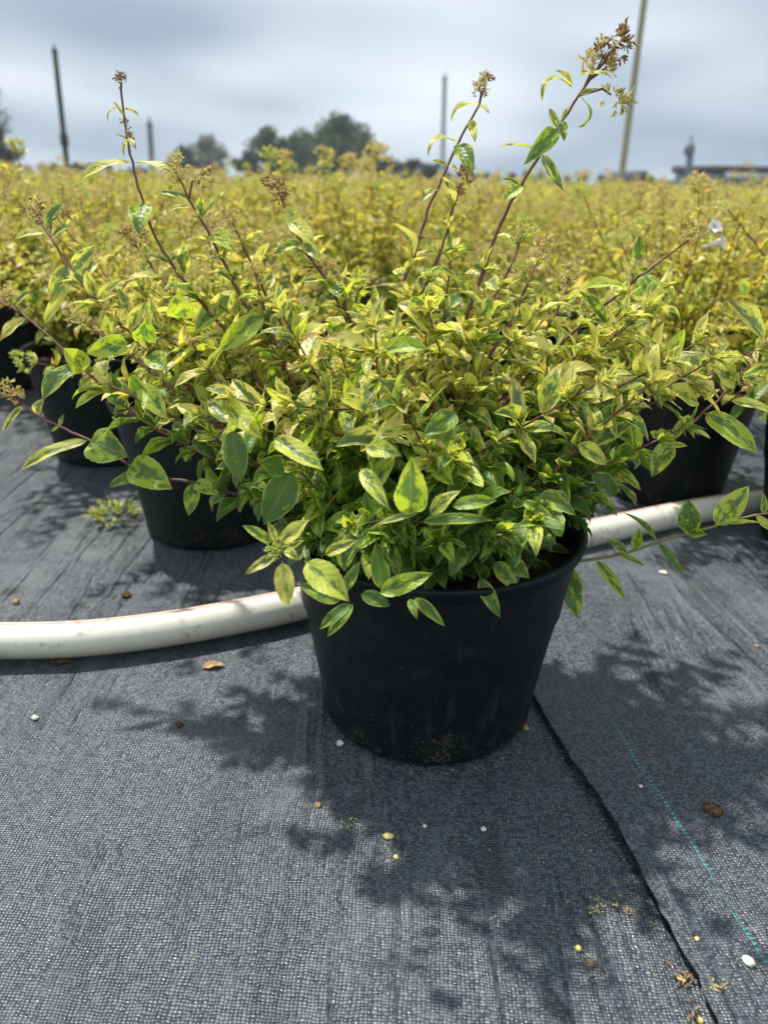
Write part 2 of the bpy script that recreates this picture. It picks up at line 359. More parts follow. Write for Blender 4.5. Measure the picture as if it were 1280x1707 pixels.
def frames(P):
    P = np.asarray(P, float); t = nrm(np.gradient(P, axis=0)); up = np.array((0, 0, 1.0)) if abs(t[0][2]) < 0.9 else np.array((1.0, 0, 0))
    n = nrm(up-(up@t[0])*t[0]); ns = []
    for q in t:
        n = nrm(n-(n@q)*q); ns.append(n)
    ns = np.array(ns); return t, ns, np.cross(t, ns)
def tube(bag, P, r, sides=6, mi=0, tuv=False, cap=True):
    P = np.asarray(P, float); n = len(P); r = np.broadcast_to(r, (n,)); t, a, b = frames(P)
    ph = np.linspace(0, 2*math.pi, sides, endpoint=False)
    ring = P[:, None]+r[:, None, None]*(a[:, None]*np.cos(ph)[None, :, None]+b[:, None]*np.sin(ph)[None, :, None])
    V = ring.reshape(-1, 3); i, j = np.meshgrid(np.arange(n-1), np.arange(sides), indexing='ij')
    i = i.ravel(); j = j.ravel(); j2 = (j+1) % sides
    F = np.stack([i*sides+j, i*sides+j2, (i+1)*sides+j2, (i+1)*sides+j], -1)
    bag.add(V, F, mi=mi)
    if cap:
        for e in (0, n-1):
            c = ring[e]; m = c.mean(0)
            f = [(0, q+1, (q+1) % sides+1, (q+1) % sides+1) for q in range(sides)]
            bag.add(np.vstack([m, ring[e]]), [(0, a_, b_, (b_) % sides+1) for a_, b_ in []] or [[0, q+1, (q+1) % sides+1, 0] for q in range(0)] or np.zeros((0, 4), int), mi=mi) if False else None
def spline(P, n):
    P = np.asarray(P, float)
    Q = np.vstack([2*P[0]-P[1], P, 2*P[-1]-P[-2]]); seg = len(P)-1; out = []
    L_ = np.linalg.norm(np.diff(P, axis=0), axis=1); cum = np.concatenate([[0], np.cumsum(L_)])
    for s in np.linspace(0, cum[-1], n):
        i = min(max(np.searchsorted(cum, s, 'right')-1, 0), seg-1); t = (s-cum[i])/max(L_[i], 1e-9)
        p0, p1, p2, p3 = Q[i], Q[i+1], Q[i+2], Q[i+3]
        out.append(0.5*((2*p1)+(-p0+p2)*t+(2*p0-5*p1+4*p2-p3)*t*t+(-p0+3*p1-3*p2+p3)*t**3))
    return np.array(out), cum[-1]
def lathe(bag, prof, sides=64, c=(0, 0, 0), mi=0):
    prof = np.asarray(prof, float); n = len(prof); ph = np.linspace(0, 2*math.pi, sides, endpoint=False)
    V = np.stack([prof[:, None, 0]*np.cos(ph), prof[:, None, 0]*np.sin(ph), np.broadcast_to(prof[:, None, 1], (n, sides))], -1).reshape(-1, 3)+np.array(c)
    i, j = np.meshgrid(np.arange(n-1), np.arange(sides), indexing='ij'); i = i.ravel(); j = j.ravel(); j2 = (j+1) % sides
    bag.add(V, np.stack([i*sides+j, i*sides+j2, (i+1)*sides+j2, (i+1)*sides+j], -1), mi=mi)
def box(bag, c, s, mi=0, rz=0.0):
    c = np.array(c, float); s = np.array(s, float)/2
    v = np.array([[x, y, z] for x in (-1, 1) for y in (-1, 1) for z in (-1, 1)], float)*s
    ca, sa = math.cos(rz), math.sin(rz); v = np.stack([v[:, 0]*ca-v[:, 1]*sa, v[:, 0]*sa+v[:, 1]*ca, v[:, 2]], -1)+c
    bag.add(v, [(0, 1, 3, 2), (4, 6, 7, 5), (0, 4, 5, 1), (2, 3, 7, 6), (0, 2, 6, 4), (1, 5, 7, 3)], mi=mi)
def tag(o, label=None, cat=None, group=None, kind=None):
    for k, v in (('label', label), ('category', cat), ('group', group), ('kind', kind)):
        if v: o[k] = v
    return o
def empty(name, loc, rz=0.0):
    o = bpy.data.objects.new(name, None); C.objects.link(o); o.location = [float(q) for q in loc]; o.rotation_euler = (0, 0, rz)
    o.empty_display_size = 0.1; return o

# ------------------------------------------------------------------ ground cloth
def vnoise(x, y, seed, f):
    r = np.random.RandomState(seed); out = 0
    for k in range(7):
        a = r.rand()*6.28; ff = f*(0.6+1.3*r.rand()); out = out+np.sin((x*math.cos(a)+y*math.sin(a))*ff+r.rand()*6.28)
    return out/7
# the two cloths meet along a seam running away to the left of the teal marker tape
seam_px = [(1215, 1790), (1186, 1690), (1140, 1610), (1098, 1530), (1052, 1440), (1010, 1350), (965, 1290), (925, 1225), (893, 1172), (862, 1110), (835, 1050), (812, 1000)]
seam, _ = spline([gp(*p) for p in seam_px], 60)
fdir = nrm(seam[-1]-seam[0]); 
def lin(P, step):
    d_ = np.linalg.norm(np.diff(P, axis=0), axis=1); cum = np.concatenate([[0], np.cumsum(d_)]); s_ = np.linspace(0, cum[-1], int(cum[-1]/step))
    return np.stack([np.interp(s_, cum, P[:, k]) for k in range(3)], -1)
seam = np.vstack([seam[0]-fdir*0.6, seam, seam[-1]+fdir*1.6])
SA = math.atan2(fdir[0], fdir[1])       # seam heading from +Y
def relief(x, y):
    ca, sa = math.cos(SA), math.sin(SA); p = x*ca-y*sa; q = x*sa+y*ca
    near = np.exp(-((x)**2+(y-0.8)**2)/2.2)
    h = 0.0012*vnoise(p, q*0.3, 3, 40)+0.0022*vnoise(p, q, 5, 13)+0.0003*vnoise(p, q*0.2, 8, 95)
    win = np.clip((0.95-np.abs(x))/0.3, 0, 1)*np.clip((1.75-y)/0.5, 0, 1)*np.clip((y-0.12)/0.1, 0, 1)
    return h*near*win
def axis(lo, hi, step, far, g=1.22):
    a = list(np.arange(lo, hi, step)); d = step; x = a[-1]
    while x < far: d *= g; x += d; a.append(x)
    d = step; x = a[0]; b = []
    while x > -far: d *= g; x -= d; b.append(x)
    return np.array(b[::-1]+a)
gx = axis(-1.0, 1.0, 0.012, 260); gy = axis(0.1, 1.8, 0.012, 260)
XX, YY = np.meshgrid(gx, gy, indexing='ij'); ZZ = relief(XX, YY)-0.004
i, j = np.meshgrid(np.arange(len(gx)-1), np.arange(len(gy)-1), indexing='ij'); q = (i*len(gy)+j).ravel()
g = link('ground', mesh_np('ground', np.stack([XX, YY, ZZ], -1), np.stack([q, q+len(gy), q+len(gy)+1, q+1], -1)), mats=[fabric_mat('woven_cloth', 0.05)])
tag(g, 'black woven weed cloth covering the ground under all the pots', kind='structure')
# upper cloth, on the right of the seam, its cut edge curling up a little
sx = np.concatenate([np.linspace(0, 0.03, 9), np.linspace(0.045, 1.0, 75), [1.3, 1.8, 2.6]])
sl = lin(seam, 0.011); NS = len(sl); ks = np.convolve(np.pad(sl[:, 0], 4, 'edge'), np.ones(9)/9, 'valid'); sl[:, 0] = ks; side = np.array((fdir[1], -fdir[0], 0.0))
jag = 0.0008*np.sin(np.arange(NS)*1.9)+0.0010*np.random.RandomState(4).randn(NS)*0.7
P = sl[:, None, :]+side*(sx[None, :, None]+jag[:, None, None]*np.exp(-sx/0.02)[None, :, None])
Pz = relief(P[..., 0], P[..., 1])+0.0045+(0.0030*(1+0.7*np.sin(np.arange(NS)*0.11+1)))[:, None]*np.exp(-sx/0.016)[None]
Pz[:, -1] -= 0.004
P[..., 2] = Pz
nn = len(sx); i, j = np.meshgrid(np.arange(NS-1), np.arange(nn-1), indexing='ij'); q = (i*nn+j).ravel()
V = P.reshape(-1, 3); k0 = len(V)
low = P[:, 0].copy(); low[:, 2] -= 0.0012; low2 = P[:, 8].copy(); low2[:, 2] -= 0.0014
V = np.vstack([V, low, low2]); e = np.arange(NS-1)
F = np.vstack([np.stack([q, q+1, q+nn+1, q+nn], -1), np.stack([e*nn, (e+1)*nn, k0+e+1, k0+e], -1), np.stack([k0+e, k0+e+1, k0+NS+e+1, k0+NS+e], -1)])
# teal tape column index
g1 = gp(1000, 1160); g2 = gp(1270, 1590)
def rot(p, a): return (p[0]*math.cos(a)-p[1]*math.sin(a), p[0]*math.sin(a)+p[1]*math.cos(a))
GA = math.atan2(g1[0]-g2[0], g1[1]-g2[1])
gcol = math.floor((rot((g1+g2)/2, GA)[0]+0.0115)/0.0031)
g = link('ground_cloth', mesh_np('ground_cloth', V, F), mats=[fabric_mat('woven_cloth_teal_mark', GA, (gcol, 1, 0, 0))])
tag(g, 'upper sheet of black woven cloth right of the seam with a dashed teal marker tape', kind='structure')

# ------------------------------------------------------------------ pots
PH, PR, PB = 0.225, 0.156, 0.117
def pot_mesh():
    b = Bag()
    lathe(b, [(0.0, 0.004), (PB-0.012, 0.004), (PB-0.008, 0.0005), (PB-0.001, 0.0008), (PB+0.0015, 0.006), (PB+0.002, 0.02), (PB+0.0145, 0.10), (PR-0.0060, PH-0.018),
              (PR-0.0055, PH-0.015), (PR-0.0025, PH-0.0125)], 72)
    lathe(b, [(PR-0.0105, PH-0.030), (PR-0.013, 0.17), (PR-0.016, 0.14)], 72)
    return b.mesh('pot')
def rim_mesh():
    b = Bag()
    lathe(b, [(PR-0.0025, PH-0.0128), (PR-0.0005, PH-0.0110), (PR, PH-0.005), (PR+0.0015, PH-0.003), (PR+0.001, PH), (PR-0.003, PH+0.0008),
              (PR-0.0065, PH-0.002), (PR-0.009, PH-0.02), (PR-0.0105, PH-0.030)], 72)
    return b.mesh('rim')
def soil_mesh():
    r_ = np.random.RandomState(2); rr = np.linspace(0.001, PR-0.013, 14); ph = np.linspace(0, 2*math.pi, 40, endpoint=False)
    V = np.stack([rr[:, None]*np.cos(ph), rr[:, None]*np.sin(ph), 0.188+0.010*(1-(rr[:, None]/PR)**2)+0.003*r_.randn(14, 40)], -1).reshape(-1, 3)
    i, j = np.meshgrid(np.arange(13), np.arange(40), indexing='ij'); i = i.ravel(); j = j.ravel(); j2 = (j+1) % 40
    return mesh_np('soil', V, np.stack([i*40+j, i*40+j2, (i+1)*40+j2, (i+1)*40+j], -1))
def slot_mesh():
    b = Bag()
    for k in range(6):
        a = k*math.pi/3+0.3; box(b, ((PB+0.0015)*math.cos(a), (PB+0.0015)*math.sin(a), 0.012), (0.004, 0.026, 0.012), rz=a)
    return b.mesh('drain_slot', smooth=False)
ME_pot, ME_rim, ME_soil = pot_mesh(), rim_mesh(), soil_mesh()
ME_pot.materials.append(M_pot); ME_rim.materials.append(M_pot); ME_soil.materials.append(M_soil)
def add_pot(root):
    p = link('pot', ME_pot, root); link('rim', ME_rim, p); link('soil', ME_soil, root); return p

# ------------------------------------------------------------------ shrub generator
UPV = np.array((0, 0, 1.0))
def perp_basis(t):
    a = nrm(np.cross(t, UPV)) if abs(t[2]) < 0.98 else np.array((1.0, 0, 0)); return a, np.cross(a, t)
def node_leaves(acc, P, t, k, size, age, rng, ax=True, spread=1.1):
    """a decussate pair of leaves plus a tuft of small axillary leaves, at point P with stem direction t"""
    a, b = perp_basis(t); ph = (k % 2)*math.pi/2+rng.rand()*0.5
    for s in (0, math.pi):
        d = a*math.cos(ph+s)+b*math.sin(ph+s)
        sp = spread*(0.8+0.4*rng.rand()); T = t*math.cos(sp)+d*math.sin(sp)+np.array((0, 0, -0.02-0.20*rng.rand())); T = nrm(T)
        N = nrm(UPV*0.9+t*0.5+rng.randn(3)*0.42)
        Ls = size*(0.55+0.75*rng.rand())
        acc.append((P+d*0.001, T, N, Ls, Ls*(0.140+0.09*rng.rand()+0.075*(1-min(age, 1.0))), 0.1+1.6*rng.rand()**1.5, 0.15+0.8*rng.rand(), age+0.22*rng.randn()))
        if ax:
            for q in range(rng.randint(2, 6)):
                T2 = nrm(t*0.8+d*0.8+rng.randn(3)*0.45); N2 = nrm(UPV+rng.randn(3)*0.4); L2 = size*(0.26+0.36*rng.rand())
                acc.append((P+d*0.001, T2, N2, L2, L2*0.20, 1.0*rng.rand(), 0.3+0.5*rng.rand(), age+0.15+0.2*rng.randn()))
def flush(bag, acc, rng, nu, nv, **kw):
    if not acc: return
    A = list(zip(*acc)); leaves(bag, np.array(A[0]), np.array(A[1]), np.array(A[2]), A[3], A[4], A[5], A[6], np.clip(A[7], 0, 1), rng, nu, nv, **kw)
def head(bag, P, t, size, dry, rng, n=14, nu=4, mi=0, pts=5):
    """cluster of little papery calyces"""
    O, TT, NN, LL, AA = [], [], [], [], []
    for k in range(n):
        d = nrm(t*0.7+rng.randn(3)*0.75); c = P+d*size*(0.35+0.75*rng.rand())+t*size*0.5*rng.rand()
        for q in range(pts):
            dd = nrm(d*0.7+rng.randn(3)*0.6); O.append(c); TT.append(dd); NN.append(rng.randn(3)); LL.append(size*(0.34+0.34*rng.rand())); AA.append(dry)
    LL = np.array(LL)
    leaves(bag, np.array(O), np.array(TT), np.array(NN), LL, LL*0.17, 0.7, 0.4, np.array(AA), rng, nu, 3, mi=mi, sharp=0.8)

def field_plant(seed, nst, nu, lsz, step, ax, hn, hnode):
    """a generic shrub of the field: returns foliage bag, stem bag, head bag in pot coordinates"""
    rng = np.random.RandomState(seed); fb, sb, hb = Bag(), Bag(), Bag(); acc = []
    for k in range(nst):
        az = k*2.399+rng.rand()*0.5; f = (k+0.5)/nst; el0 = R(86-54*f**0.9+rng.randn()*4); tall = rng.rand() < 0.16
        Ls = 0.225+0.11*rng.rand()+0.05*(f > 0.5)+(0.060 if tall and f < 0.6 else 0)
        d = np.array((math.cos(az)*math.cos(el0), math.sin(az)*math.cos(el0), math.sin(el0)))
        P = np.array((math.cos(az)*0.03*rng.rand(), math.sin(az)*0.03*rng.rand(), 0.19)); pts = [P.copy()]
        n = 9
        for i_ in range(n):
            d = nrm(d+rng.randn(3)*0.07+np.array((0, 0, -0.02 if f > 0.35 else 0.02))); P = P+d*Ls/n; pts.append(P.copy())
        Q, ln = spline(pts, max(5, int(Ls/0.03)))
        tube(sb, Q, np.linspace(0.0019, 0.0009, len(Q)), 4)
        s = 0.06; kk = 0; t_, _, _ = frames(Q)
        while s < ln:
            i_ = s/ln*(len(Q)-1); a = int(min(i_, len(Q)-2)); p = Q[a]*(1-(i_-a))+Q[a+1]*(i_-a)
            age = 0.40+0.75*(p[2]-0.25)/0.25
            node_leaves(acc, p, t_[a], kk, lsz*(1.1-0.45*s/ln), np.clip(age, 0.25, 1), rng, ax=ax); kk += 1; s += step*(0.8+0.4*rng.rand())
        if rng.rand() < 0.85: head(hb, Q[-1], t_[-1], 0.021 if tall else 0.018, 0.05+0.5*rng.rand()**1.5, rng, int(hn*(1.5 if tall else 1)), 3)
    flush(fb, acc, rng, nu, 3)
    return fb, sb, hb

def shrub(name, loc, rz, var, label, cat='shrub', group=None, scale=1.0):
    r_ = empty(name, loc, rz); tag(r_, label, cat, group); add_pot(r_)
    for nm, me in var: o = link(nm, me, r_); o.scale = (scale, scale, scale); o.location.z = 0.19*(1-scale)
    return r_
variants = []
for sd in range(5):
    fb, sb, hb = field_plant(100+sd, 42, 6, 0.040, 0.026, True, 16, 1)
    v_ = []
    for nm, b_, m_ in (('foliage', fb, M_leaf2), ('stems', sb, M_stem), ('seed_heads', hb, M_sepal)):
        me = b_.mesh(nm); me.materials.append(m_); v_.append((nm, me))
    variants.append(v_)

# nearest neighbours, placed from where their pots touch the cloth
def by_front(x, y): p = gp(x, y); p[1] += PB; p[2] = 0.0; return p
near = [
    ('potted_shrub', by_front(338, 917), 2.4, 0, 'yellow green shrub in the nearest black pot across the hose, left of the main plant'),
    ('potted_shrub', by_front(160, 778), 2.1, 1, 'yellow shrub in the second black pot back at the left, between two other pots'),
    ('potted_shrub', by_front(-20, 655), 4.0, 2, 'yellow shrub in the black pot cut by the left edge of the picture'),
    ('potted_shrub', by_front(1128, 852), 1.2, 3, 'yellow green shrub in the black pot right behind the hose on the right'),
    ('potted_shrub', by_front(1462, 964), 3.3, 4, 'shrub in the black pot cut by the right edge, its shoots reaching in'),
    ('potted_shrub', by_front(1060, 716), 5.1, 0, 'yellow shrub whose black pot shows dark between main plant and right neighbour'),
]
NEAR_POS = []
for (nm, p, rz, vi, lb), scl in zip(near, (0.95, 1.05, 1.36, 1.0, 1.15, 1.08)):
    shrub(nm, p, rz, variants[vi], lb, group='shrubs in black pots behind the main plant', scale=scl); NEAR_POS.append(p[:2])

# ------------------------------------------------------------------ the field of shrubs
MAIN = gp(718, 1277); MAIN[1] += PB; MAIN[2] = 0.0
# low detail versions, single mesh: foliage + pot
def low_plant(seed, nst, nl):
    fb, sb, hb = field_plant(seed, nst, 4, 0.048, nl, False, 11, 1)
    b = Bag()
    for src, mi in ((fb, 0), (hb, 1)): b.add(np.concatenate(src.V), np.concatenate(src.F), np.concatenate(src.A), np.concatenate(src.G), mi)
    lathe(b, [(PB, 0.001), (PR-0.004, PH-0.025), (PR, PH-0.02), (PR, PH), (PR-0.008, PH), (PR-0.014, 0.18), (0.001, 0.185)], 24, mi=2)
    me = b.mesh('potted_shrub'); [me.materials.append(m) for m in (M_leaf2, M_sepal, M_pot)]; return me
lows = [low_plant(200+k, 30, 0.040) for k in range(5)]
cells = []
r_ = random.Random(11)
sp = 0.395
for iy in range(0, 52):
    for ix in range(-40, 41):
        yy = 1.95+iy*sp*0.93; xx = ix*sp+(iy % 2)*sp*0.5-0.10
        xx += r_.uniform(-0.05, 0.05); yy += r_.uniform(-0.05, 0.05)
        if abs(xx) > 0.54*yy+0.75 or yy > 18.5: continue
        if min((xx-a[0])**2+(yy-a[1])**2 for a in NEAR_POS) < 0.33**2: continue
        cells.append((math.hypot(xx, yy), xx, yy))
cells.sort()
fl = 'yellow green shrub in a black pot in the packed field behind'
for k, (d, xx, yy) in enumerate(cells[:286]):
    rz = r_.uniform(0, 6.28); s_ = r_.uniform(0.82, 1.17)
    if d < 4.2:
        shrub('potted_shrub', (xx, yy, 0), rz, variants[r_.randrange(5)], fl, group='field of shrubs in black pots', scale=s_)
    else:
        o = link('potted_shrub', lows[r_.randrange(5)]); o.location = (xx, yy, 0); o.rotation_euler.z = rz; o.scale = (s_, s_, s_)
        tag(o, fl, 'shrub', 'field of shrubs in black pots')
# the remainder, towards the far edge of the field, as one mass
far = Bag(); tiny = []
for k in range(3):
    fb, sb, hb = field_plant(300+k, 14, 4, 0.075, 0.060, False, 3, 1)
    b = Bag(); b.add(np.concatenate(fb.V), np.concatenate(fb.F), np.concatenate(fb.A), np.concatenate(fb.G), 0)
    b.add(np.concatenate(hb.V), np.concatenate(hb.F), np.concatenate(hb.A), np.concatenate(hb.G), 1); tiny.append(b)
for k, (d, xx, yy) in enumerate(cells[286:]):
    b = tiny[k % 3]; a = r_.uniform(0, 6.28); ca, sa = math.cos(a), math.sin(a); s_ = r_.uniform(0.9, 1.12)
    for V_, F_, A_, G_, M_, off in zip(b.V, b.F, b.A, b.G, b.M, np.cumsum([0]+[len(v) for v in b.V[:-1]])):
        P_ = np.stack([V_[:, 0]*ca-V_[:, 1]*sa, V_[:, 0]*sa+V_[:, 1]*ca, V_[:, 2]], -1)*s_+np.array((xx, yy, 0))
        far.add(P_, F_-off, A_, G_, int(M_[0]))
me = far.mesh('far_shrubs'); me.materials.append(M_leaf2); me.materials.append(M_sepal)
o = link('far_shrubs', me); tag(o, 'far mass of yellow shrubs reaching to the horizon', 'shrubs', kind='stuff')

# ------------------------------------------------------------------ the main plant
exec_main = True
root = empty('potted_shrub', MAIN)
tag(root, 'large variegated yellow and green shrub in a black pot standing alone in the foreground', 'shrub')
add_pot(root)
Y0 = MAIN[1]; RW = MAIN.copy()
def loc(p): return np.asarray(p)-RW
rng = np.random.RandomState(42)
# (points from tip to base in pixels, depth offset of the tip, first/last fraction with automatic leaves, head size, dryness, leaf size)
ST = [
 ([(200, 138), (208, 200), (216, 250), (232, 315), (262, 400), (318, 482), (385, 565), (470, 680)], 0.02, (0.30, 1), .006, 1.0, .040),
 ([(292, 285), (318, 335), (352, 395), (396, 485), (440, 565), (500, 655), (560, 760)], 0.00, (0.10, 1), .012, 0.2, .040),
 ([(462, 312), (480, 355), (505, 410), (546, 470), (590, 560), (640, 680)], 0.06, (0.14, 1), .010, 0.9, .040),
 ([(810, 140), (795, 180), (762, 240), (738, 295), (712, 352), (690, 430), (672, 520)], 0.07, (0.34, 1), .008, 0.7, .038),
 ([(770, 305), (757, 340), (741, 400), (712, 470), (668, 548), (650, 640)], 0.03, (0.06, 1), .011, 0.7, .038),
 ([(1024, 78), (985, 130), (950, 180), (915, 235), (880, 290), (845, 350), (812, 430), (775, 540), (750, 640)], 0.02, (0.42, 1), .013, 0.85, .042),
 ([(1158, 388), (1130, 412), (1080, 450), (1000, 515), (930, 578), (860, 650), (800, 740)], -0.02, (0.20, 1), .010, 0.35, .040),
 ([(1100, 582), (1078, 620), (1030, 665), (975, 715), (900, 760), (830, 800)], 0.05, (0.08, 1), .009, 0.55, .036),
 ([(1300, 530), (1262, 590), (1225, 640), (1170, 690), (1110, 742), (1050, 768), (985, 790), (900, 815), (830, 838)], -0.14, (0.55, 1), .008, 0.3, .042),
 ([(1300, 852), (1240, 862), (1175, 882), (1100, 902), (1050, 920), (990, 932), (930, 935), (870, 932), (810, 940)], -0.10, (0.62, 1), .006, 0.0, .034),
 ([(12, 652), (60, 690), (105, 713), (150, 735), (220, 777), (270, 796), (330, 806), (410, 826), (520, 838)], -0.06, (0.55, 1), .011, 0.4, .040),
 ([(-15, 495), (35, 522), (90, 568), (150, 625), (225, 690), (300, 735), (400, 780)], -0.08, (0.30, 1), .008, 0.3, .042),
 ([(60, 352), (82, 392), (115, 442), (152, 490), (210, 548), (300, 632), (400, 720)], 0.00, (0.16, 1), .014, 0.6, .038),
 ([(218, 398), (250, 440), (292, 492), (342, 560), (420, 640), (510, 730)], 0.06, (0.04, 1), .012, 0.5, .038),
 ([(468, 915), (500, 905), (545, 900), (600, 890), (660, 880)], -0.20, (0.45, 1), .009, 0.0, .030),
 ([(560, 950), (620, 975), (672, 1000), (715, 985), (745, 940)], -0.16, (0.05, 1), .004, 0.0, .034),
 ([(425, 455), (436, 500), (455, 560), (490, 640), (540, 730)], -0.04, (0.04, 1), .008, 0.2, .038),
 ([(872, 385), (852, 440), (815, 510), (780, 580), (745, 660)], 0.05, (0.04, 1), .012, 0.05, .038),
 ([(948, 462), (935, 500), (905, 560), (860, 630), (800, 720)], 0.09, (0.10, 1), .012, 0.45, .036),
 ([(620, 560), (640, 605), (652, 660), (668, 730)], -0.10, (0.10, 1), .009, 0.4, .038),
 ([(600, 475), (590, 530), (610, 600), (650, 690)], -0.02, (0.02, 1), .008, 0.1, .036),
 ([(665, 590), (700, 655), (735, 690), (770, 750)], -0.16, (0.05, 1), .006, 0.0, .036),
 ([(985, 730), (940, 770), (880, 820), (820, 860)], -0.12, (0.02, 1), .008, 0.1, .034),
 ([(180, 640), (230, 665), (300, 700), (380, 745), (470, 800)], -0.12, (0.03, 1), .006, 0.1, .042),
 ([(322, 575), (350, 620), (400, 680), (460, 740), (540, 800)], -0.14, (0.02, 1), .006, 0.2, .042),
 ([(1000, 610), (950, 640), (890, 690), (830, 750), (780, 800)], 0.02, (0.02, 1), .007, 0.2, .036),
 ([(700, 870), (720, 862), (760, 845), (800, 835)], -0.20, (0.02, 1), .004, 0.0, .040),
 ([(388, 372), (415, 430), (448, 500), (490, 580), (545, 680)], 0.08, (0.05, 1), .010, 0.3, .038),
 ([(560, 452), (575, 510), (600, 580), (640, 660)], 0.05, (0.03, 1), .010, 0.3, .036),
 ([(905, 415), (880, 470), (850, 540), (800, 630)], 0.10, (0.05, 1), .011, 0.4, .036),
 ([(1062, 500), (1010, 550), (950, 600), (880, 670)], 0.06, (0.03, 1), .009, 0.2, .038),
 ([(150, 545), (215, 590), (290, 650), (380, 720)], 0.06, (0.03, 1), .009, 0.3, .040),
 ([(860, 955), (880, 940), (860, 915), (830, 900)], -0.15, (0.02, 1), .004, 0.0, .030),
]
LEAFBAGS = []
def stem_len_pts(pts, tipoff):
    n = len(pts); out = []
    b0 = MAIN+np.array((rng.uniform(-.03, .03), rng.uniform(-.03, .03), 0.19))
    P0 = [at(x, y, 1.0)[:] for x, y in pts]
    # depth runs from the tip's offset to the crown's middle along the stem
    for i_, (x, y) in enumerate(pts):
        f = i_/(n+0.0); out.append(at(x, y, Y0+tipoff*(1-f)**1.0))
    out.append(b0); return np.array(out[::-1])
OFF = {0: 0.12, 1: 0.1, 2: 0.1, 3: 0.1, 4: 0.06, 5: 0.05, 6: 0.1, 7: 0.12, 8: 0.04, 9: -0.02, 10: 0.1, 11: 0.14, 12: 0.16, 13: 0.14, 14: -0.14, 15: -0.12, 16: 0.04, 17: 0.08, 18: 0.12, 19: -0.04, 20: 0.03, 21: -0.09, 22: -0.04, 23: 0.03, 24: -0.02, 25: 0.08, 26: -0.12, 27: 0.08, 28: 0.05, 29: 0.10, 30: 0.06, 31: 0.06, 32: -0.09}
BQ = []
for si_, (pts, off, (f0, f1), hs, dry, lsz) in enumerate(ST):
    off = OFF[si_]
    P = stem_len_pts(pts, off); Q, ln = spline(P, max(12, int(np.linalg.norm(np.diff(P, axis=0), axis=1).sum()/0.008)))
    Q = Q+np.vstack([np.zeros(3), rng.randn(len(Q)-1, 3)*0.0004])
    BQ.append(Q.copy()); sb = Bag(); rad = np.linspace(0.0025, 0.00105, len(Q))
    t_, _, _ = frames(Q); lb = Bag(); acc = []; kk = 0
    s = (1-f1)*ln+0.05; nodes = []
    while s < ln*(1-f0):
        i_ = s/ln*(len(Q)-1); a = int(min(i_, len(Q)-2)); p = Q[a]*(1-(i_-a))+Q[a+1]*(i_-a)
        age = 0.12+1.15*(p[2]-0.26)/0.16+0.35*max(0, s/ln-0.6)
        node_leaves(acc, p, t_[a], kk, lsz*(1.12-0.4*s/ln), np.clip(age, 0, 0.98), rng, ax=True)
        nodes.append(a); kk += 1; s += 0.023*(0.8+0.45*rng.rand())
    for a in nodes: rad[a] *= 1.25
    tube(sb, Q-RW, rad, 8)
    me = sb.mesh('branch'); me.materials.append(M_gstem if pts[0] in ((1300, 852), (665, 590), (468, 915)) else M_stem)
    bo = link('branch', me, root)
    acc = [(a_[0]-RW,)+a_[1:] for a_ in acc]
    flush(lb, acc, rng, 11, 5, ser=0.02)
    hb = Bag(); head(hb, Q[-1]-RW, t_[-1], hs, dry, rng, 26, 5)
    if hs >= .008: head(hb, Q[-1]-RW-t_[-1]*0.014, t_[-1], hs*0.7, dry, rng, 14, 5)
    me = hb.mesh('seed_head'); me.materials.append(M_sepal); link('seed_head', me, bo)
    LEAFBAGS.append((bo, lb))

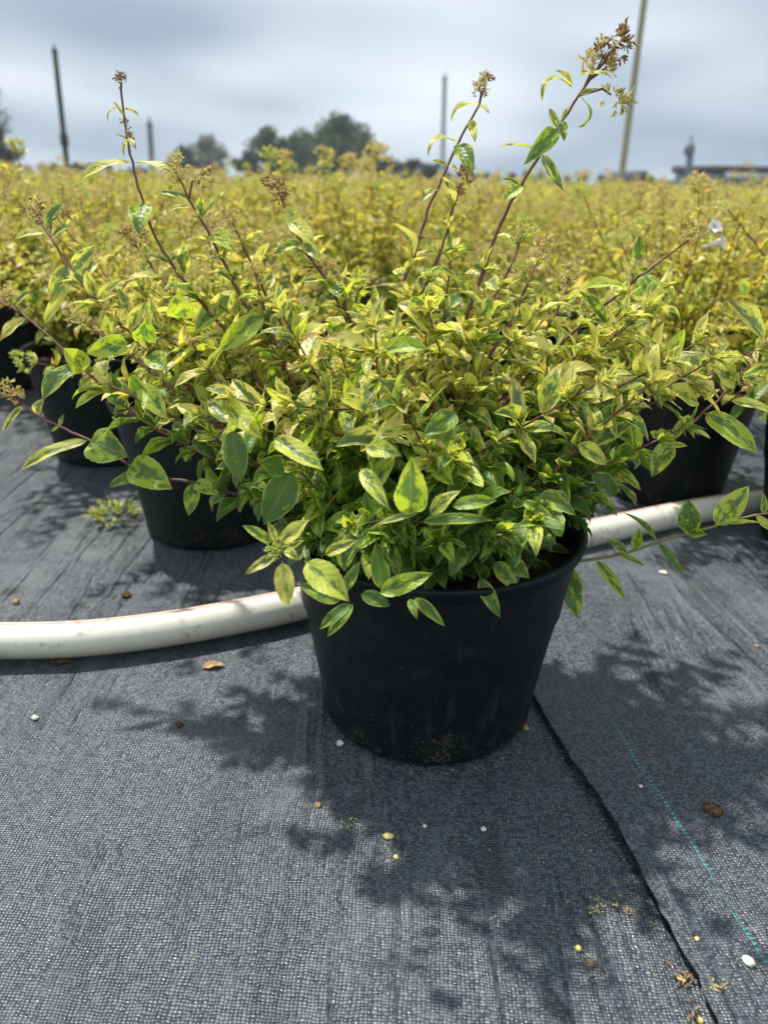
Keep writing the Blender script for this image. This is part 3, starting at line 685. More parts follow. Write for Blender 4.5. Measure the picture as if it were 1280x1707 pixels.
# leaves read off one by one: stem index, base px, tip px, depth of base, extra depth of tip, width ratio, face to camera 0..1, curl, age, roll
HL = [
 # stem 0: bare top with a few long leaves
 (0, (214, 272), (132, 303), .02, -.02, .17, .45, .5, .95, .3), (0, (219, 272), (296, 300), .02, -.01, .17, .4, .6, .95, -.3),
 (0, (236, 340), (232, 392), .02, -.03, .36, .85, .3, .45, .2), (0, (205, 185), (182, 205), .02, -.01, .14, .9, 1.8, 1.0, 1.1), (0, (207, 182), (231, 196), .02, -.01, .14, .9, -1.8, 1.0, 1.1),
 (0, (204, 190), (188, 170), .02, .0, .12, .5, 1., 1.0, 0), (0, (213, 230), (193, 226), .02, .0, .14, .5, 1., 1.0, 0), (0, (214, 232), (206, 262), .02, -.01, .15, .5, 1., 1.0, 0), (0, (216, 228), (228, 250), .02, -.01, .2, .5, 1., .95, 0), (0, (213, 225), (221, 212), .02, 0, .2, .5, 1., .95, 0),
 # stem 3
 (3, (752, 236), (714, 262), .07, -.02, .17, .9, 1.9, .9, 1.1), (3, (762, 232), (788, 292), .07, -.03, .26, .8, .4, .45, 0), (3, (790, 178), (752, 205), .07, -.01, .18, .9, 1.5, .85, 1.1), (3, (788, 195), (792, 238), .07, -.02, .2, .7, .4, .8, 0), (3, (797, 172), (815, 190), .07, -.01, .2, .5, .5, .9, 0),
 (3, (742, 274), (720, 268), .07, 0, .2, .5, .5, .9, 0), (3, (740, 277), (762, 282), .07, -.01, .2, .5, .5, .9, 0), (3, (727, 318), (700, 340), .06, -.02, .22, .5, .6, .8, .2),
 # stem 5: the tall one on the right with hooked leaves
 (5, (955, 148), (905, 172), .02, -.02, .17, .9, 2.5, .85, 1.15), (5, (926, 208), (872, 276), .02, -.03, .20, .75, .9, .10, -.2), (5, (965, 160), (956, 210), .02, -.01, .17, .9, 2.9, .35, -1.15), (5, (898, 256), (830, 248), .02, -.02, .12, .3, .5, .8, 0),
 (5, (906, 262), (940, 320), .02, -.02, .15, .6, .5, .6, .3), (5, (962, 128), (1022, 133), .02, -.01, .16, .4, .8, .9, 0), (5, (936, 200), (940, 236), .02, -.01, .28, .8, .2, .5, 0), (5, (925, 205), (915, 180), .02, 0, .26, .6, .3, .9, 0), (5, (908, 250), (928, 238), .02, -.01, .3, .6, .2, .9, 0),
 (5, (868, 305), (838, 338), .02, -.02, .3, .8, .4, .5, .2), (5, (870, 302), (836, 298), .02, 0, .2, .5, .4, .85, 0), (5, (975, 162), (1000, 150), .02, 0, .2, .5, .4, .9, 0), (5, (952, 145), (944, 120), .02, 0, .22, .5, .4, .95, 0), (5, (955, 135), (925, 118), .02, 0, .18, .5, .4, .95, 0), (5, (930, 200), (950, 178), .02, 0, .2, .5, 1.4, .6, 0),
 # stem 6
 (6, (1078, 450), (1086, 540), -.02, -.03, .30, .9, .3, .35, 0), (6, (1062, 436), (1065, 392), -.02, 0, .3, .8, .2, .3, 0), (6, (1040, 478), (970, 482), -.02, -.02, .22, .5, .5, .5, .2), (6, (1008, 515), (1036, 560), -.02, -.02, .26, .6, .5, .6, .3),
 # stem 8: right shoot
 (8, (1172, 690), (1262, 756), -.09, -.03, .24, .8, .25, .35, -.2), (8, (1118, 735), (1085, 796), -.07, -.02, .32, .9, .2, .55, 0), (8, (1165, 672), (1092, 650), -.09, -.02, .27, .75, .2, .8, .3), (8, (1228, 640), (1180, 608), -.11, -.02, .30, .75, .1, .85, 0),
 (8, (1272, 560), (1205, 497), -.13, -.02, .22, .7, .15, .9, .2), (8, (1235, 628), (1300, 610), -.11, -.02, .22, .5, .2, .6, 0), (8, (1215, 668), (1290, 690), -.10, -.01, .16, .5, .5, .75, 0), (8, (1108, 742), (1146, 744), -.07, -.01, .22, .5, .3, .7, 0), (8, (1112, 738), (1148, 690), -.07, .01, .2, .6, .2, .7, 0),
 (8, (1172, 668), (1200, 648), -.09, 0, .2, .6, .2, .9, 0), (8, (1225, 625), (1270, 640), -.11, -.01, .3, .6, .2, .9, 0), (8, (1000, 792), (970, 728), -.04, 0, .24, .9, .1, .5, 0), (8, (1020, 782), (1068, 818), -.04, -.02, .2, .5, .3, .6, 0), (8, (1005, 745), (962, 710), -.02, -.02, .3, .7, .2, .7, 0),
 # stem 9: low right shoot
 (9, (942, 935), (962, 1032), -.09, -.02, .25, .95, .2, .35, 0), (9, (925, 940), (893, 1014), -.08, -.02, .22, .8, .2, .4, .2), (9, (1100, 900), (1140, 960), -.09, -.02, .13, .7, .2, .25, 0), (9, (1098, 895), (1038, 855), -.09, 0, .10, .4, .5, .2, 0),
 (9, (1145, 885), (1145, 832), -.10, .01, .42, .85, .1, .25, 0), (9, (1190, 872), (1248, 810), -.10, .01, .30, .85, .1, .5, 0), (9, (1145, 885), (1178, 892), -.10, -.02, .30, .7, .2, .35, .1), (9, (1142, 888), (1128, 872), -.10, -.02, .30, .7, .2, .35, .1), (9, (1200, 870), (1272, 872), -.10, -.01, .10, .5, .2, .7, 0),
 (9, (995, 935), (1042, 1000), -.09, -.02, .15, .7, .2, .3, 0), (9, (1030, 920), (1075, 945), -.09, -.01, .15, .5, .2, .3, 0), (9, (1062, 915), (1065, 880), -.09, 0, .30, .7, .2, .3, 0), (9, (1045, 918), (1010, 898), -.09, 0, .22, .7, .2, .3, 0), (9, (1275, 858), (1272, 822), -.10, 0, .2, .7, .2, .7, 0), (9, (1255, 860), (1285, 885), -.10, 0, .2, .7, .2, .7, 0),
 # stem 10: low left shoot
 (10, (145, 735), (34, 786), -.05, -.03, .13, .5, .45, .85, .2), (10, (150, 738), (214, 762), -.05, -.03, .44, .9, .1, .30, 0), (10, (214, 780), (288, 816), -.04, -.03, .36, .9, .15, .35, 0), (10, (245, 790), (183, 812), -.04, 0, .2, .6, .4, .15, 0), (10, (330, 800), (315, 860), -.04, -.02, .30, .85, .2, .35, 0), (10, (322, 805), (365, 826), -.04, -.02, .30, .8, .2, .45, 0),
 (10, (40, 680), (6, 722), -.06, -.01, .14, .5, .5, 1., 0), (10, (62, 692), (74, 664), -.06, 0, .35, .7, .5, 1., 0), (10, (98, 710), (86, 720), -.06, 0, .2, .7, .5, .7, 0), (10, (100, 708), (108, 690), -.06, 0, .2, .7, .3, .7, 0), (10, (400, 825), (465, 800), -.03, 0, .34, .7, .2, .1, 0),
 # stem 11
 (11, (148, 610), (105, 580), -.06, -.02, .46, .85, .2, .5, 0), (11, (128, 612), (72, 668), -.06, -.02, .26, .7, .9, .45, .3), (11, (45, 540), (0, 570), -.07, 0, .2, .5, .4, 1., 0), (11, (75, 540), (118, 480), -.07, 0, .15, .6, .6, .85, 0), (11, (180, 650), (126, 682), -.06, -.02, .2, .5, .6, .6, .3), (11, (20, 512), (55, 482), -.07, 0, .2, .6, .3, .85, 0), (11, (92, 568), (72, 562), -.07, 0, .2, .6, .3, .85, 0),
 # stem 12
 (12, (108, 448), (82, 502), 0, -.01, .26, .8, .3, .85, 0), (12, (115, 448), (142, 480), 0, -.01, .36, .8, .3, .85, 0), (12, (132, 448), (162, 408), 0, 0, .26, .8, .3, .85, 0), (12, (160, 500), (120, 526), 0, -.01, .22, .7, .3, .9, 0), (12, (162, 494), (198, 490), 0, -.01, .22, .7, .3, .95, 0), (12, (165, 492), (204, 464), 0, 0, .18, .7, .3, .9, 0), (12, (168, 520), (166, 545), 0, -.01, .2, .7, .3, 1., 0),
 (12, (75, 385), (25, 398), 0, 0, .2, .5, .3, .95, 0), (12, (78, 380), (112, 340), 0, 0, .2, .5, 1.3, .6, 0), (12, (90, 392), (120, 375), 0, 0, .25, .5, .5, .95, 0), (12, (210, 548), (245, 502), 0, 0, .24, .7, .3, .85, 0),
 # big clear leaves on the left of the crown
 (1, (305, 530), (298, 486), -.04, -.02, .5, .85, .2, .45, 0), (1, (385, 492), (325, 555), -.05, -.02, .27, .85, .2, .35, .2), (16, (432, 520), (362, 588), -.07, -.02, .24, .9, .2, .40, .2), (1, (388, 595), (440, 730), -.10, -.02, .01, .9, .2, .2, 0),
 (24, (370, 665), (438, 732), -.12, -.03, .22, .85, .2, .65, 0), (24, (385, 715), (402, 806), -.13, -.02, .30, .9, .15, .05, 0), (24, (455, 730), (540, 785), -.13, -.03, .22, .75, .2, .60, 0), (24, (490, 785), (440, 875), -.13, -.02, .36, .9, .2, .05, 0), (24, (475, 780), (430, 770), -.13, -.02, .4, .9, .2, .1, 0),
 (13, (215, 570), (145, 590), -.04, -.02, .34, .85, .2, .35, 0), (13, (240, 570), (245, 530), -.04, -.02, .4, .85, .2, .3, 0), (13, (250, 590), (280, 620), -.06, -.02, .4, .85, .2, .4, 0), (23, (232, 640), (280, 700), -.10, -.02, .28, .85, .2, .45, 0),
 (2, (480, 340), (505, 390), .06, -.01, .34, .8, .3, .8, .2), (2, (488, 372), (525, 410), .06, -.02, .3, .7, .5, .85, 0), (2, (548, 470), (580, 500), .05, -.02, .3, .7, .3, .5, 0), (2, (510, 400), (540, 440), .06, -.02, .2, .7, .3, .7, 0), (2, (500, 400), (455, 425), .06, -.02, .2, .6, .6, .7, 0),
 (1, (345, 392), (392, 420), 0, -.02, .3, .7, .5, .4, 0), (1, (320, 345), (278, 352), 0, -.01, .15, .5, .4, .9, 0), (1, (338, 372), (375, 318), 0, .02, .14, .6, .3, .9, 0), (1, (265, 320), (330, 335), .01, 0, .16, .6, .3, .9, 0),
 # face-on leaves low in the middle
 (21, (683, 858), (686, 760), -.22, -.02, .28, .95, .1, .45, 0), (26, (700, 856), (622, 878), -.22, -.01, .10, .5, .2, .8, 0), (26, (715, 858), (768, 818), -.22, 0, .26, .7, .6, .7, 0), (26, (752, 845), (828, 834), -.22, 0, .22, .6, .2, .25, 0), (26, (700, 870), (822, 868), -.21, 0, .13, .6, .1, .12, 0),
 (21, (762, 688), (704, 726), -.18, -.02, .30, .9, .2, .10, 0), (19, (600, 780), (648, 848), -.19, -.03, .20, .75, .2, .55, 0), (19, (610, 745), (668, 760), -.19, -.02, .30, .7, .2, .6, 0), (22, (905, 820), (960, 860), -.13, -.02, .22, .7, .2, .35, 0), (22, (870, 835), (925, 870), -.14, -.02, .2, .7, .2, .3, 0), (22, (920, 860), (935, 895), -.13, 0, .36, .8, .2, .3, 0),
 # front spray pointing at the viewer
 (14, (470, 935), (480, 1012), -.22, -.01, .28, .95, .2, .85, 0), (14, (460, 925), (408, 958), -.22, -.01, .20, .85, .1, .85, 0), (14, (455, 905), (404, 876), -.22, 0, .22, .8, .2, .5, 0), (14, (468, 905), (516, 866), -.22, 0, .28, .8, .1, .8, 0), (14, (475, 915), (500, 935), -.22, -.01, .3, .8, .2, .8, 0), (14, (462, 905), (445, 868), -.22, 0, .2, .8, .2, .85, 0), (14, (478, 915), (508, 900), -.22, 0, .2, .8, .2, .85, 0),
 (15, (508, 935), (582, 1003), -.24, -.02, .32, .9, .4, .55, 0), (15, (540, 925), (596, 900), -.22, 0, .22, .8, .2, .7, 0), (15, (572, 1000), (498, 975), -.22, 0, .28, .85, .3, .2, 0), (15, (630, 990), (722, 955), -.22, 0, .22, .8, .2, .35, 0), (15, (585, 1005), (532, 1050), -.21, -.01, .2, .8, .3, .1, 0), (15, (590, 1005), (545, 1062), -.2, -.01, .18, .8, .2, .1, 0),
 (15, (690, 995), (742, 1045), -.2, -.02, .18, .8, .3, .2, 0), (15, (682, 998), (696, 1033), -.2, -.02, .2, .8, .1, .2, 0), (15, (640, 985), (625, 905), -.2, 0, .22, .85, .1, .15, 0), (15, (570, 990), (600, 935), -.22, .01, .2, .85, .1, .4, 0), (15, (600, 990), (650, 1010), -.21, 0, .3, .7, .4, .2, 0), (15, (660, 960), (662, 910), -.16, 0, .2, .85, .1, .2, 0),
 (32, (798, 962), (834, 1030), -.14, -.02, .22, .85, .2, .2, 0), (32, (845, 930), (882, 965), -.14, -.02, .34, .85, .2, .3, 0), (32, (822, 935), (862, 985), -.13, -.01, .3, .7, .2, .3, 0), (9, (880, 925), (835, 895), -.08, 0, .15, .6, .2, .3, 0), (9, (890, 905), (955, 925), -.08, 0, .16, .6, .2, .35, 0),
 # right middle
 (7, (1062, 640), (1000, 612), .03, -.01, .2, .6, .2, .85, 0), (7, (1085, 608), (1050, 580), .04, 0, .18, .6, .2, .95, 0), (7, (1050, 655), (1010, 650), .02, 0, .2, .6, .2, .85, 0), (25, (905, 640), (960, 600), .02, 0, .2, .6, .2, .6, 0), (22, (985, 745), (1065, 700), -.06, 0, .2, .6, .3, .75, 0), (22, (960, 740), (1010, 775), -.08, 0, .3, .6, .3, .75, 0),
]
CAMP = np.array((0, 0, H))
for si, px, sz, dry in ((5, (1018, 158), .013, .15), (5, (984, 112), .009, .35), (5, (1012, 118), .008, .5), (5, (1002, 92), .010, .7), (1, (332, 300), .011, .6), (12, (95, 362), .012, .6), (3, (800, 152), .007, .4), (7, (1138, 632), .014, .0),
                        (0, (213, 235), .006, .6), (0, (209, 205), .004, .9), (6, (1142, 404), .009, .3), (10, (30, 665), .009, .4), (2, (470, 335), .010, .8), (13, (235, 405), .010, .5), (11, (20, 500), .010, .4)):
    qp = BQ[si]; cq = (qp-CAMP)@np.array(MR); pj = np.stack([640-FPX*cq[:, 0]/cq[:, 2], 853.5+FPX*cq[:, 1]/cq[:, 2]], -1); kq = int(np.hypot(*(pj-np.array(px)).T).argmin())
    P_ = at(*px, qp[kq, 1]); hb = Bag(); head(hb, P_-RW, nrm(P_-qp[kq]+UPV*0.01), sz, dry, rng, 20, 5)
    me = hb.mesh('seed_head'); me.materials.append(M_sepal); link('seed_head', me, LEAFBAGS[si][0])
    sb = Bag(); tube(sb, [qp[max(kq-2, 0)]-RW, (qp[kq]*0.4+P_*0.6)-RW, P_-RW], [0.0012, 0.001, 0.0008], 6); me = sb.mesh('side_twig'); me.materials.append(M_stem); link('side_twig', me, LEAFBAGS[si][0])
for (si, b0, t0, dy, dt_, wr, face, curl, age, roll) in HL:
    qp = BQ[si]; cq = (qp-CAMP)@np.array(MR); pj = np.stack([640-FPX*cq[:, 0]/cq[:, 2], 853.5+FPX*cq[:, 1]/cq[:, 2]], -1)
    dd = np.hypot(*(pj-np.array(b0)).T); kq = int(dd.argmin()); yb = qp[kq, 1]-0.004 if dd[kq] < 60 else Y0+dy
    if si in (14, 15, 19, 21, 22, 24, 26, 32): yb = min(yb, Y0+dy)
    elif dd[kq] < 12: b0 = tuple(pj[kq])
    age = min(0.95, 0.15+age*0.85)
    B0 = at(*b0, yb); T0 = at(*t0, yb+dt_); d = T0-B0; ln = np.linalg.norm(d); T_ = d/ln
    vc = nrm(CAMP-B0); N = nrm(vc*face+np.array((0, 0, 1.0))*(1-face))
    N = nrm(N-(N@T_)*T_); Bn = np.cross(T_, N); N = N*math.cos(roll)+Bn*math.sin(roll)
    leaves(LEAFBAGS[si][1], [B0-RW], [T_], [N], ln, ln*wr*0.76, curl+0.25, 0.42, age, rng, 21, 7, ser=0.022)
for bo, lb in LEAFBAGS:
    me = lb.mesh('leaves'); me.materials.append(M_leaf); link('leaves', me, bo)

# dense inner growth filling the crown
fb, tb = Bag(), Bag(); acc = []
for k in range(235):
    az = rng.rand()*6.283; f = rng.rand()**0.5; z_ = 0.235+0.215*rng.rand()**0.9+(0.035*rng.rand() if k % 9 == 0 else 0)
    if k >= 140: z_ = 0.222+0.075*rng.rand(); az = rng.rand()*6.283 if k % 3 == 0 else -1.75+rng.randn()*0.75; f = f**0.6
    q_ = np.clip((z_-0.24)/0.15, 0, 1); Rz = 0.155+0.165*q_*q_*(3-2*q_)-0.12*np.clip((z_-0.41)/0.07, 0, 1)
    tgt = np.array((math.cos(az)*Rz*1.10*f-0.015, math.sin(az)*Rz*(0.9 if k >= 140 else 0.62 if math.sin(az) < 0 else 0.85)*f, z_)); tgt[1] += 0.40*max(0.0, abs(tgt[0])-0.09)
    b0 = np.array((rng.uniform(-.05, .05), rng.uniform(-.05, .05), 0.195))
    mid_ = b0*0.5+tgt*0.5+np.array((0, 0, 0.02))+rng.randn(3)*0.01
    Q, ln = spline([b0, mid_, tgt], max(6, int(0.25/0.02)))
    tube(tb, Q, np.linspace(0.0016, 0.0008, len(Q)), 5); t_, _, _ = frames(Q); s = 0.03; kk = 0
    while s < ln:
        i_ = s/ln*(len(Q)-1); a = int(min(i_, len(Q)-2)); p = Q[a]
        age = 0.10+1.0*(p[2]-0.275)/0.13
        node_leaves(acc, p, t_[a], kk, 0.036, np.clip(age, 0.0, 0.9), rng, ax=True); kk += 1; s += 0.020*(0.8+0.4*rng.rand())
    for q in range(2): node_leaves(acc, Q[-1]+t_[-1]*0.004*q, t_[-1], q, 0.026, np.clip(0.3+1.0*(Q[-1][2]-0.275)/0.13, 0.1, 0.95), rng, ax=True, spread=0.7)
flush(fb, acc, rng, 9, 5, ser=0.02)
me = fb.mesh('foliage'); me.materials.append(M_leaf); link('foliage', me, root)
me = tb.mesh('twigs'); me.materials.append(M_stem); link('twigs', me, root)

# ------------------------------------------------------------------ white flowers on the shrub behind, right
par = [o for o in C.objects if o.get('label') == near[5][4]][0]
for (x, y, dx, dy) in ((1176, 392, 14, -14), (1168, 412, 34, -8)):
    b = Bag(); P0 = at(x, y, 1.35); P1 = at(x+dx, y+dy, 1.33); n = 8; t = nrm(P1-P0)
    Q = np.linspace(P0, P1, n); tube(b, Q, np.array((.002, .003, .0035, .004, .005, .006, .0075, .009))*0.8, 12)
    for q in range(5):
        a = q*1.257; u_, v_ = perp_basis(t); d = u_*math.cos(a)+v_*math.sin(a)
        leaves(b, [P1+d*0.004], [nrm(d+t*0.3)], [t], 0.010, 0.005, 0.5, 0.2, 0.5, rng, 6, 3)
    me = b.mesh('flower'); me.materials.append(M_petal)
    fo = link('flower', me, par); fo.matrix_parent_inverse = (Matrix.Translation(par.location) @ Matrix.Rotation(par.rotation_euler.z, 4, 'Z')).inverted()

# ------------------------------------------------------------------ hose
HR = 0.0225
hp = [(-420, 1058), (-150, 1066), (0, 1068), (140, 1064), (280, 1048), (400, 1027), (500, 1006), (640, 973), (800, 934), (985, 889), (1145, 855), (1262, 838), (1420, 822), (1700, 800)]
Q, ln = spline([gp(x, y, HR) for x, y in hp], 220)
t_, _, _ = frames(Q); S = 32; ph = np.linspace(-math.pi, math.pi, S, endpoint=False); sdv = nrm(np.cross(t_, UPV)); 
ring = Q[:, None]+HR*(UPV[None, None]*np.cos(ph)[None, :, None]+sdv[:, None]*np.sin(ph)[None, :, None])
ss = np.linspace(0, ln, len(Q)); i, j = np.meshgrid(np.arange(len(Q)-1), np.arange(S-1), indexing='ij')
ring = np.concatenate([ring, ring[:, :1]], 1); S1 = S+1; i, j = np.meshgrid(np.arange(len(Q)-1), np.arange(S), indexing='ij'); q = (i*S1+j).ravel()
tuv = np.stack([np.broadcast_to(ss[:, None], (len(Q), S1)), np.broadcast_to(np.append(ph, math.pi)[None], (len(Q), S1)), np.zeros((len(Q), S1))], -1)
me = mesh_np('hose', ring, np.stack([q, q+1, q+S1+1, q+S1], -1), {'tuv': tuv.reshape(-1, 3)}); me.materials.append(M_hose)
tag(link('hose', me), 'thick off-white reinforced hose with a thin red line lying across the cloth', 'hose')

# ------------------------------------------------------------------ small things lying on the cloth
def lump(name, px, size, mat, label, cat, group=None, flat=0.7, rough=0.25, el=1.0, seed=0, rz=0.0):
    size *= 0.82; rough = rough*1.5
    r2 = np.random.RandomState(seed); nu_, nv_ = 9, 14
    th = np.linspace(0.0, math.pi, nu_); ph = np.linspace(0, 2*math.pi, nv_, endpoint=False)
    rad = 1+rough*(r2.rand(nu_, nv_)-0.5); rad[0] = rad[0, 0]; rad[-1] = rad[-1, 0]
    V_ = np.stack([rad*np.sin(th)[:, None]*np.cos(ph)*el, rad*np.sin(th)[:, None]*np.sin(ph), rad*np.cos(th)[:, None]*np.ones(nv_)*flat], -1).reshape(-1, 3)*size/2
    i, j = np.meshgrid(np.arange(nu_-1), np.arange(nv_), indexing='ij'); i = i.ravel(); j = j.ravel(); j2 = (j+1) % nv_
    me = mesh_np(name, V_, np.stack([i*nv_+j, (i+1)*nv_+j, (i+1)*nv_+j2, i*nv_+j2], -1)); me.materials.append(mat)
    p = gp(*px); onr = (p-seam[5])@side > 0 if p[1] < 1.4 else False
    o = link(name, me); z = float(relief(p[0], p[1]))+(0.0045 if onr else -0.004)
    o.location = (float(p[0]), float(p[1]), z+size*flat*0.42); o.rotation_euler.z = rz; tag(o, label, cat, group); return o
lump('fertilizer_pellet', (647, 1391), .0085, M_pell, 'yellow oval pellet in the plant shadow below the pot, beside a smaller pale crumb', 'pellet', flat=.6, el=1.5, seed=1)
lump('fertilizer_pellet', (964, 1578), .0062, M_pell, 'round yellow pellet left of the cloth seam near the bottom', 'pellet', rough=.05, flat=.9, seed=2)
lump('fertilizer_pellet', (1168, 1698), .0058, M_pell, 'round yellow pellet by the seam at the very bottom edge', 'pellet', rough=.05, flat=.9, seed=3)
lump('pebble', (806, 1380), .0065, M_stone, 'bright white pebble in the shadow, right of the two yellow bits', 'pebble', rough=.15, seed=4)
lump('pebble', (708, 1374), .0045, M_stone, 'tiny white pebble between the yellow pellet and the bright pebble', 'pebble', rough=.2, seed=5)
lump('pebble', (660, 1426), .0055, M_pell, 'pale yellowish crumb just below the oval yellow pellet', 'pebble', rough=.4, seed=6)
lump('pebble', (1244, 1612), .0098, M_stone, 'largest cream pebble at the lower right, right of the seam', 'pebble', rough=.3, el=1.3, seed=7, rz=2.2)
lump('pebble', (1066, 1317), .0050, M_stone, 'small pale pebble between the seam and the teal tape', 'pebble', rough=.3, seed=8)
lump('pebble', (1159, 1575), .0050, M_pell, 'tiny yellowish pebble right of the seam above the cream pebble', 'pebble', rough=.5, seed=9)
lump('pebble', (567, 1236), .0090, M_stone, 'whitish pebble against the lower left foot of the main pot', 'pebble', rough=.4, seed=10)
lump('pebble', (877, 1208), .0085, M_tan, 'tan pebble against the lower right foot of the main pot', 'pebble', rough=.4, seed=11)
lump('pebble', (27, 1001), .0120, M_tan, 'tan pebble behind the hose at the far left', 'pebble', rough=.3, seed=12)
lump('pebble', (58, 1193), .0085, M_stone, 'small cream pebble in front of the hose at the left', 'pebble', rough=.4, seed=13)
lump('pebble', (1104, 961), .0120, M_stone, 'pale pebble on the cloth right of the pot under the low shoot', 'pebble', rough=.3, flat=.5, el=1.4, seed=14)
lump('pebble', (1258, 1083), .0075, M_tan, 'reddish tan pebble near the right edge level with the hanging leaf', 'pebble', rough=.3, flat=.5, seed=15)
lump('pebble', (530, 1338), .0070, M_tan, 'orange brown crumb left of the plant shadow below the pot', 'pebble', rough=.5, seed=16)
lump('soil_clod', (1185, 1357), .0185, M_brown, 'round dark brown clod of soil on the right cloth', 'soil clod', flat=.16, rough=.5, seed=17)
lump('soil_clod', (211, 989), .0160, M_brown, 'small dark clod behind the hose at the left', 'soil clod', flat=.5, rough=.5, seed=18)
lump('soil_clod', (102, 1097), .0220, M_brown, 'dark clod tucked under the near side of the hose', 'soil clod', flat=.35, rough=.5, el=1.4, seed=19)
lump('soil_clod', (299, 1205), .0080, M_brown, 'tiny dark crumb left of the pot in front of the hose', 'soil clod', flat=.5, rough=.5, seed=20)
def debris(px, n, spread, size, label, seed, dry=0.6):
    r2 = np.random.RandomState(seed); p = gp(*px); b = Bag(); k = n
    size = size*0.62; spread = spread*0.85
    O = np.stack([r2.randn(k)*spread, r2.randn(k)*spread*0.6, 0.002+0.003*r2.rand(k)], -1)
    T_ = np.stack([r2.randn(k), r2.randn(k), 0.25*r2.randn(k)], -1)
    leaves(b, O, T_, np.tile(UPV, (k, 1))+r2.randn(k, 3)*0.5, size*(0.4+r2.rand(k)), size*0.16, 0.8, 0.3, np.full(k, dry), r2, 4, 3)
    me = b.mesh('plant_litter'); me.materials.append(M_sepal); o = link('plant_litter', me)
    onr = (p-seam[5])@side > 0; o.location = (float(p[0]), float(p[1]), float(relief(p[0], p[1]))+(0.0045 if onr else -0.004)); tag(o, label, 'plant litter')
debris((1002, 1508), 26, .012, .007, 'scattered tan bits of dry flower left of the seam', 31, .5)
debris((1133, 1628), 22, .006, .009, 'brown dry sprig caught on the cloth seam', 32, .8)
debris((986, 1602), 14, .004, .006, 'brown crumbs just below the round yellow pellet', 33, .9)
debris((1040, 1520), 14, .009, .008, 'thin tan litter between the dry flower bits and the seam', 34, .7)
debris((1195, 1655), 12, .005, .007, 'pale sprig right of the seam left of the cream pebble', 35, .4)
debris((590, 1372), 24, .008, .005, 'pale crumbs at the left edge of the shadow below the pot', 36, .3)
debris((1150, 1695), 12, .007, .008, 'brown flake beside the bottom yellow pellet', 37, .9)
# fine grit, densest round the pot's foot and in the seam
r2 = np.random.RandomState(77); b = Bag()
oct_ = np.array([(1, 0, 0), (-1, 0, 0), (0, 1, 0), (0, -1, 0), (0, 0, 1), (0, 0, -1)], float); octf = [(0, 2, 4, 4), (2, 1, 4, 4), (1, 3, 4, 4), (3, 0, 4, 4), (2, 0, 5, 5), (1, 2, 5, 5), (3, 1, 5, 5), (0, 3, 5, 5)]
V_, F_ = [], []
for k in range(520):
    m_ = k % 4
    if m_ == 0: a = r2.rand()*6.28; q_ = PB+0.002+abs(r2.randn())*0.008; x_, y_ = MAIN[0]+math.cos(a)*q_, MAIN[1]+math.sin(a)*q_
    elif m_ == 1: kk_ = r2.randint(55, 110); x_, y_ = sl[kk_][0]-0.002-abs(r2.randn())*0.006, sl[kk_][1]
    elif m_ == 2: pq = gp(930+r2.randn()*90, 1500+r2.randn()*90); x_, y_ = pq[0], pq[1]
    else: x_, y_ = r2.uniform(-.4, .5), r2.uniform(.28, 1.1)
    on = (np.array((x_, y_, 0))-seam[5])@side > 0
    z_ = float(relief(x_, y_))+(0.0045 if on else -0.004); s3 = 0.0004+0.0009*r2.rand()**2
    n0 = len(V_)*6; V_.append(oct_*s3*(0.6+0.8*r2.rand(6, 1))+np.array((x_, y_, z_+s3*0.6))); F_ += [tuple(q+n0 for q in f) for f in octf]
me = bpy.data.meshes.new('grit'); me.from_pydata(np.concatenate(V_).tolist(), [], [f[:3] for f in F_]); me.materials.append(M_tan)
tag(link('grit', me), 'fine tan grit scattered on the cloth and round the foot of the pot', 'grit', kind='stuff')
# a single dry leaf in front of the hose
b = Bag(); p0 = gp(337, 1112, -0.001); p1 = gp(376, 1108, -0.001)
leaves(b, [(0, 0, 0)], [p1-p0], [UPV], np.linalg.norm(p1-p0), 0.006, 0.45, 0.3, 0.35, rng, 13, 5)
me = b.mesh('dry_leaf'); me.materials.append(M_tan); o = link('dry_leaf', me); o.location = [float(c_) for c_ in p0]
tag(o, 'dry tan leaf lying on the cloth in front of the hose', 'dead leaf')
# weed at the foot of the left pot
b = Bag(); p = gp(193, 862); acc = []
for k in range(60):
    a = rng.rand()*6.28; rr_ = 0.04*rng.rand()**0.5; Pp = np.array((math.cos(a)*rr_, math.sin(a)*rr_, 0.002+0.012*rng.rand()))
    acc.append((Pp, nrm(np.array((math.cos(a), math.sin(a), 0.9*rng.rand()))), nrm(UPV+rng.randn(3)*.4), .012+.012*rng.rand(), .004, .6, .3, .35+.3*rng.rand()))
flush(b, acc, rng, 6, 3); me = b.mesh('weed'); me.materials.append(M_leaf2); o = link('weed', me); o.location = (float(p[0]), float(p[1]), 0)
tag(o, 'small low pale weed growing at the foot of the pot behind the hose, left', 'weed')

